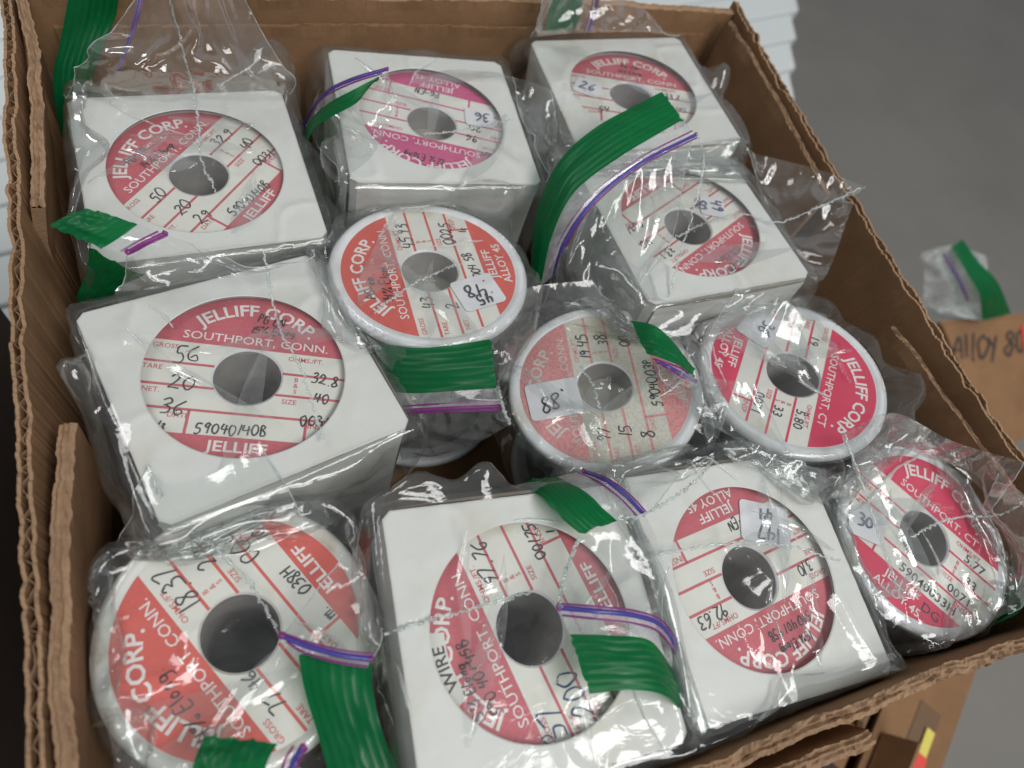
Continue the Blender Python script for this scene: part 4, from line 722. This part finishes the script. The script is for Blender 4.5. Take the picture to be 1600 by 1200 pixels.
def pleats(P0, N0, W, h, n0, num):
    """folded-over slivers of the same film, lying on the sheet"""
    n = P0.shape[0]; out = []
    for _ in range(num):
        a = rng.uniform(0, 6.28); c = rng.uniform(-.55, .55, 2)*h; d = np.array([math.cos(a), math.sin(a)]); sd = np.array([-d[1], d[0]]); L = rng.uniform(.022, .055); wd_ = rng.uniform(.004, .013)
        m_ = 26; t = np.linspace(0, 1, m_); mid = c+d*(t[:, None]-.5)*L+sd*(.0012*np.sin(t*5+rng.uniform(0, 6)))[:, None]; half = wd_*(np.sin(math.pi*np.clip(t, .02, .98))**.8)*(.4+.6*t)*.5
        rows = []
        for q in np.linspace(-1, 1, 6):
            U = mid+sd*(half*q)[:, None]; x = np.clip((U+W)/(2*W)*(n-1), 0, n-1.001); i = x.astype(int); f = x-i; a_, b_ = i[:, 0], i[:, 1]; fx, fy = f[:, :1], f[:, 1:]
            at = lambda F: F[a_, b_]*(1-fx)*(1-fy)+F[a_+1, b_]*fx*(1-fy)+F[a_, b_+1]*(1-fx)*fy+F[a_+1, b_+1]*fx*fy
            rows.append(at(P0)+at(N0)*(.0003+.0009*(1-q*q)*(.5+.5*np.sin(t*9+rng.uniform(0, 6))))[:, None])
        out.append(np.stack(rows))
    return out
def patch(code, A, B, bulge, cell=.0028):
    L = np.mean([np.sum(np.linalg.norm(np.diff(np.array(q), axis=0), axis=1)) for q in (A, B)]); D = np.mean(np.linalg.norm(catmull(A, 9)-catmull(B, 9), axis=1))
    n, m_ = max(5, int(L/cell)), max(4, int(D/cell)); a, b = catmull(A, n), catmull(B, n); t = np.linspace(0, 1, m_)[None, :, None]
    P = a[:, None]*(1-t)+b[:, None]*t; R0 = P.copy(); T = np.gradient(P, axis=0); Sv = np.gradient(P, axis=1); Nn = np.cross(T, Sv); Nn /= np.linalg.norm(Nn, axis=2)[..., None]+1e-9
    Nn *= np.sign(Nn[..., 2].mean()+1e-9); P = P+Nn*bulge*(np.sin(math.pi*t))*(1+.5*smooth_noise(n, m_, 5)[..., None]); w = np.ones((n, m_)); w[:, 0] = 0; w[:, -1] = 0
    if bulge < .001: return upsample(P)
    cols = near(P.reshape(-1, 3).mean(0), code); P = relax(P, R0, 1.05, w, cols, 18, 6, .00003, .3, .0009, .06)
    P = upsample(P); R0 = upsample(R0); n, m_ = P.shape[:2]; w = np.ones((n, m_)); w[:, 0] = 0; w[:, -1] = 0; P = P+.0004*smooth_noise(n, m_, max(6, n//4))[..., None]*np.array([0, 0, 1])*w[..., None]
    return relax(P, R0, 1.06, w, cols, 16, 6, .00003, .3, .0009, .05)
LBL_BAG = {
 'B1': 'zip bag gathered into a peak over the far left box, green seal by wall',
 'B2': 'zip bag on the magenta label box, green seal curling up beside it',
 'B3': 'zip bag on the far right box, green seal rising behind it',
 'B4': 'zip bag with the long arched green seal and blue zipper line',
 'B5': 'zip bag on the 59040140B box, short folded green seal, wide purple zipper',
 'B6': 'zip bag on the near shiny box, its dark green seal over the spool beside',
 'B7': 'zip bag on the near right box, green seal lying over its left neighbour',
 'S1': 'zip bag on the coral .45 spool, wide green seal with purple zipper',
 'S2': 'zip bag on the faded pink spool, green seal lying on the near boxes',
 'S3': 'zip bag on the crimson 5.80 spool, narrow green seal over its neighbour',
 'S4': 'zip bag crumpled over the crimson 5.77 spool in the near right corner',
 'S5': 'zip bag on the coral 18.37 spool, green seal at the bottom edge'}
def ribbon(E1, E2, n=60, m_=13, wave=.0003):
    a, b = catmull(E1, n), catmull(E2, n); t = np.linspace(0, 1, m_)[None, :, None]; P = a[:, None]*(1-t)+b[:, None]*t
    T = np.gradient(P, axis=0); Sv = np.gradient(P, axis=1); N = np.cross(T, Sv); N /= np.linalg.norm(N, axis=2)[..., None]+1e-9; N *= np.sign(N[..., 2].mean()+1e-9)
    P = P+N*(.0009*np.sin(math.pi*t)+wave*smooth_noise(n, m_, 7)[..., None]); return P, N
def make_strip(E1, E2, parent):
    P, N = ribbon(E1, E2); n, m_ = P.shape[:2]; L = np.sum(np.linalg.norm(np.diff(P[:, m_//2], axis=0), axis=1)); mb = MB()
    P[0] += rng.normal(size=(m_, 3))*.00025; P[-1] += rng.normal(size=(m_, 3))*.00025
    mb.grid(P); mb.grid(P-N*.00022); V = mb.V
    uv = np.tile(np.stack(np.meshgrid(np.linspace(0, L/.016, n), np.linspace(0, 1, m_), indexing='ij'), 2).reshape(-1, 2), (2, 1))
    return mesh('press_strip', V, mb.F, ['green'], parent, None, True, uv)
def make_zip(Z, parent, toward, both=True):
    P = catmull(Z, 46); D = catmull(toward, 46)-P; D /= np.linalg.norm(D, axis=1)[:, None]+1e-9; mb = MB()
    tube(mb, P+np.array([0, 0, .0004]), .00072, 0, 8, .7, .03); tube(mb, P+D*.0022+np.array([0, 0, .0003]), .00032, 1, 6, 1., .05); tube(mb, P-D*.0013+np.array([0, 0, .0003]), .00030, 1, 6, 1., .05)
    Q = np.stack([P+D*.0022, P-D*.0013], 1); mb.grid(Q, 2)
    for e in (0, -1):
        ee = np.array([P[e]+np.array(d_) for d_ in ((-.0003, 0, .0002), (.0002, 0, .0009), (.0004, .0002, .0002))]); tube(mb, ee, .0009, 1, 7, .8, .2)
    return mb.build('zipper', ['zip_blue', 'zip_purple', 'zip_pink'] if parent.get('_z') != 'p' else ['zip_purple', 'zip_purple', 'zip_pink'], parent, True)
for code in ITEMS:
    to = ITEMS[code][0]; t = thing('zip_bag', LBL_BAG[code], 'plastic bag', group='clear zip bags with green seals')
    dr, tents, pl = drape(code); sheets = [dr]+[patch(code, *q) for q in PATCHES.get(code, [])]
    mb = MB()
    to_, Rm_ = COLL[code][1], COLL[code][2]; lz = ((sheets[0]-to_)@Rm_)[..., 2].ravel(); c_ = sheets[0].shape[1]; keep = MB(); keep.grid(sheets[0])
    mb.add(keep.V, [f for f in keep.F if max(lz[k] for k in f) > -.0025], 0)
    for k, G in enumerate(sheets):
        if k == 0: continue
        mb.grid(G, (4 if PATCHES[code][k-1][2] < .001 else 1) if k else 0)
    mb.grid(collar(code, LOOSE.get(code, 1.)), 3)
    for G in pl: mb.grid(G, 1)
    for G in tents: mb.grid(G, 2)
    mb.build('film', ['film_wet' if code in ('B6', 'S2', 'S3', 'S4') else 'film', 'film_fold', 'film_crease_glint', 'film_skirt', 'film_band'], t, True)
    for k, (A_, B_, bl) in enumerate(PATCHES.get(code, [])):
        if bl > .001:
            G = sheets[k+1]
            for e in (0, -1): mb = MB(); tube(mb, G[e]+rng.normal(size=G[e].shape)*.00008, .00020, 0, 5, .8, .2); mb.build('side_seal', ['seam'], t, True)
    s = STRIPS[code]; make_strip(s['E1'], s['E2'], t)
    if 'extra' in s: make_strip(*s['extra'], t)
    if s['Z']:
        if code in ('S1', 'B5'): t['_z'] = 'p'
        make_zip(s['Z'], t, s['E2'])
        if '_z' in t: del t['_z']
    for q in SEAMS.get(code, []):
        P = catmull(q, 90); P[1:-1] += rng.normal(size=(88, 3))*np.array([.00028, .00028, .0002]); mb = MB(); tube(mb, P+np.array([0, 0, .0012]), .00042, 0, 6, .5, .35); mb.build('seam', ['seam'], t, True)
print('bags', round(time.time()-T00, 1))

t = thing('zip_bag', 'crumpled clear zip bag with a green seal sticking out of the carton at the right', 'plastic bag', group=None)
G = patch('none', *BX['bag'], .02, .004); G2 = patch('none', BX['bag'][1], [tuple(np.array(p)+np.array((.02, .03, -.03))) for p in BX['bag'][1]], .015, .004)
mb = MB(); mb.grid(G, 0); mb.grid(G2, 0); mb.build('film', ['film_dense'], t, True); make_strip(*BX['strip'], t); make_zip(BX['zip'], t, BX['strip'][1])
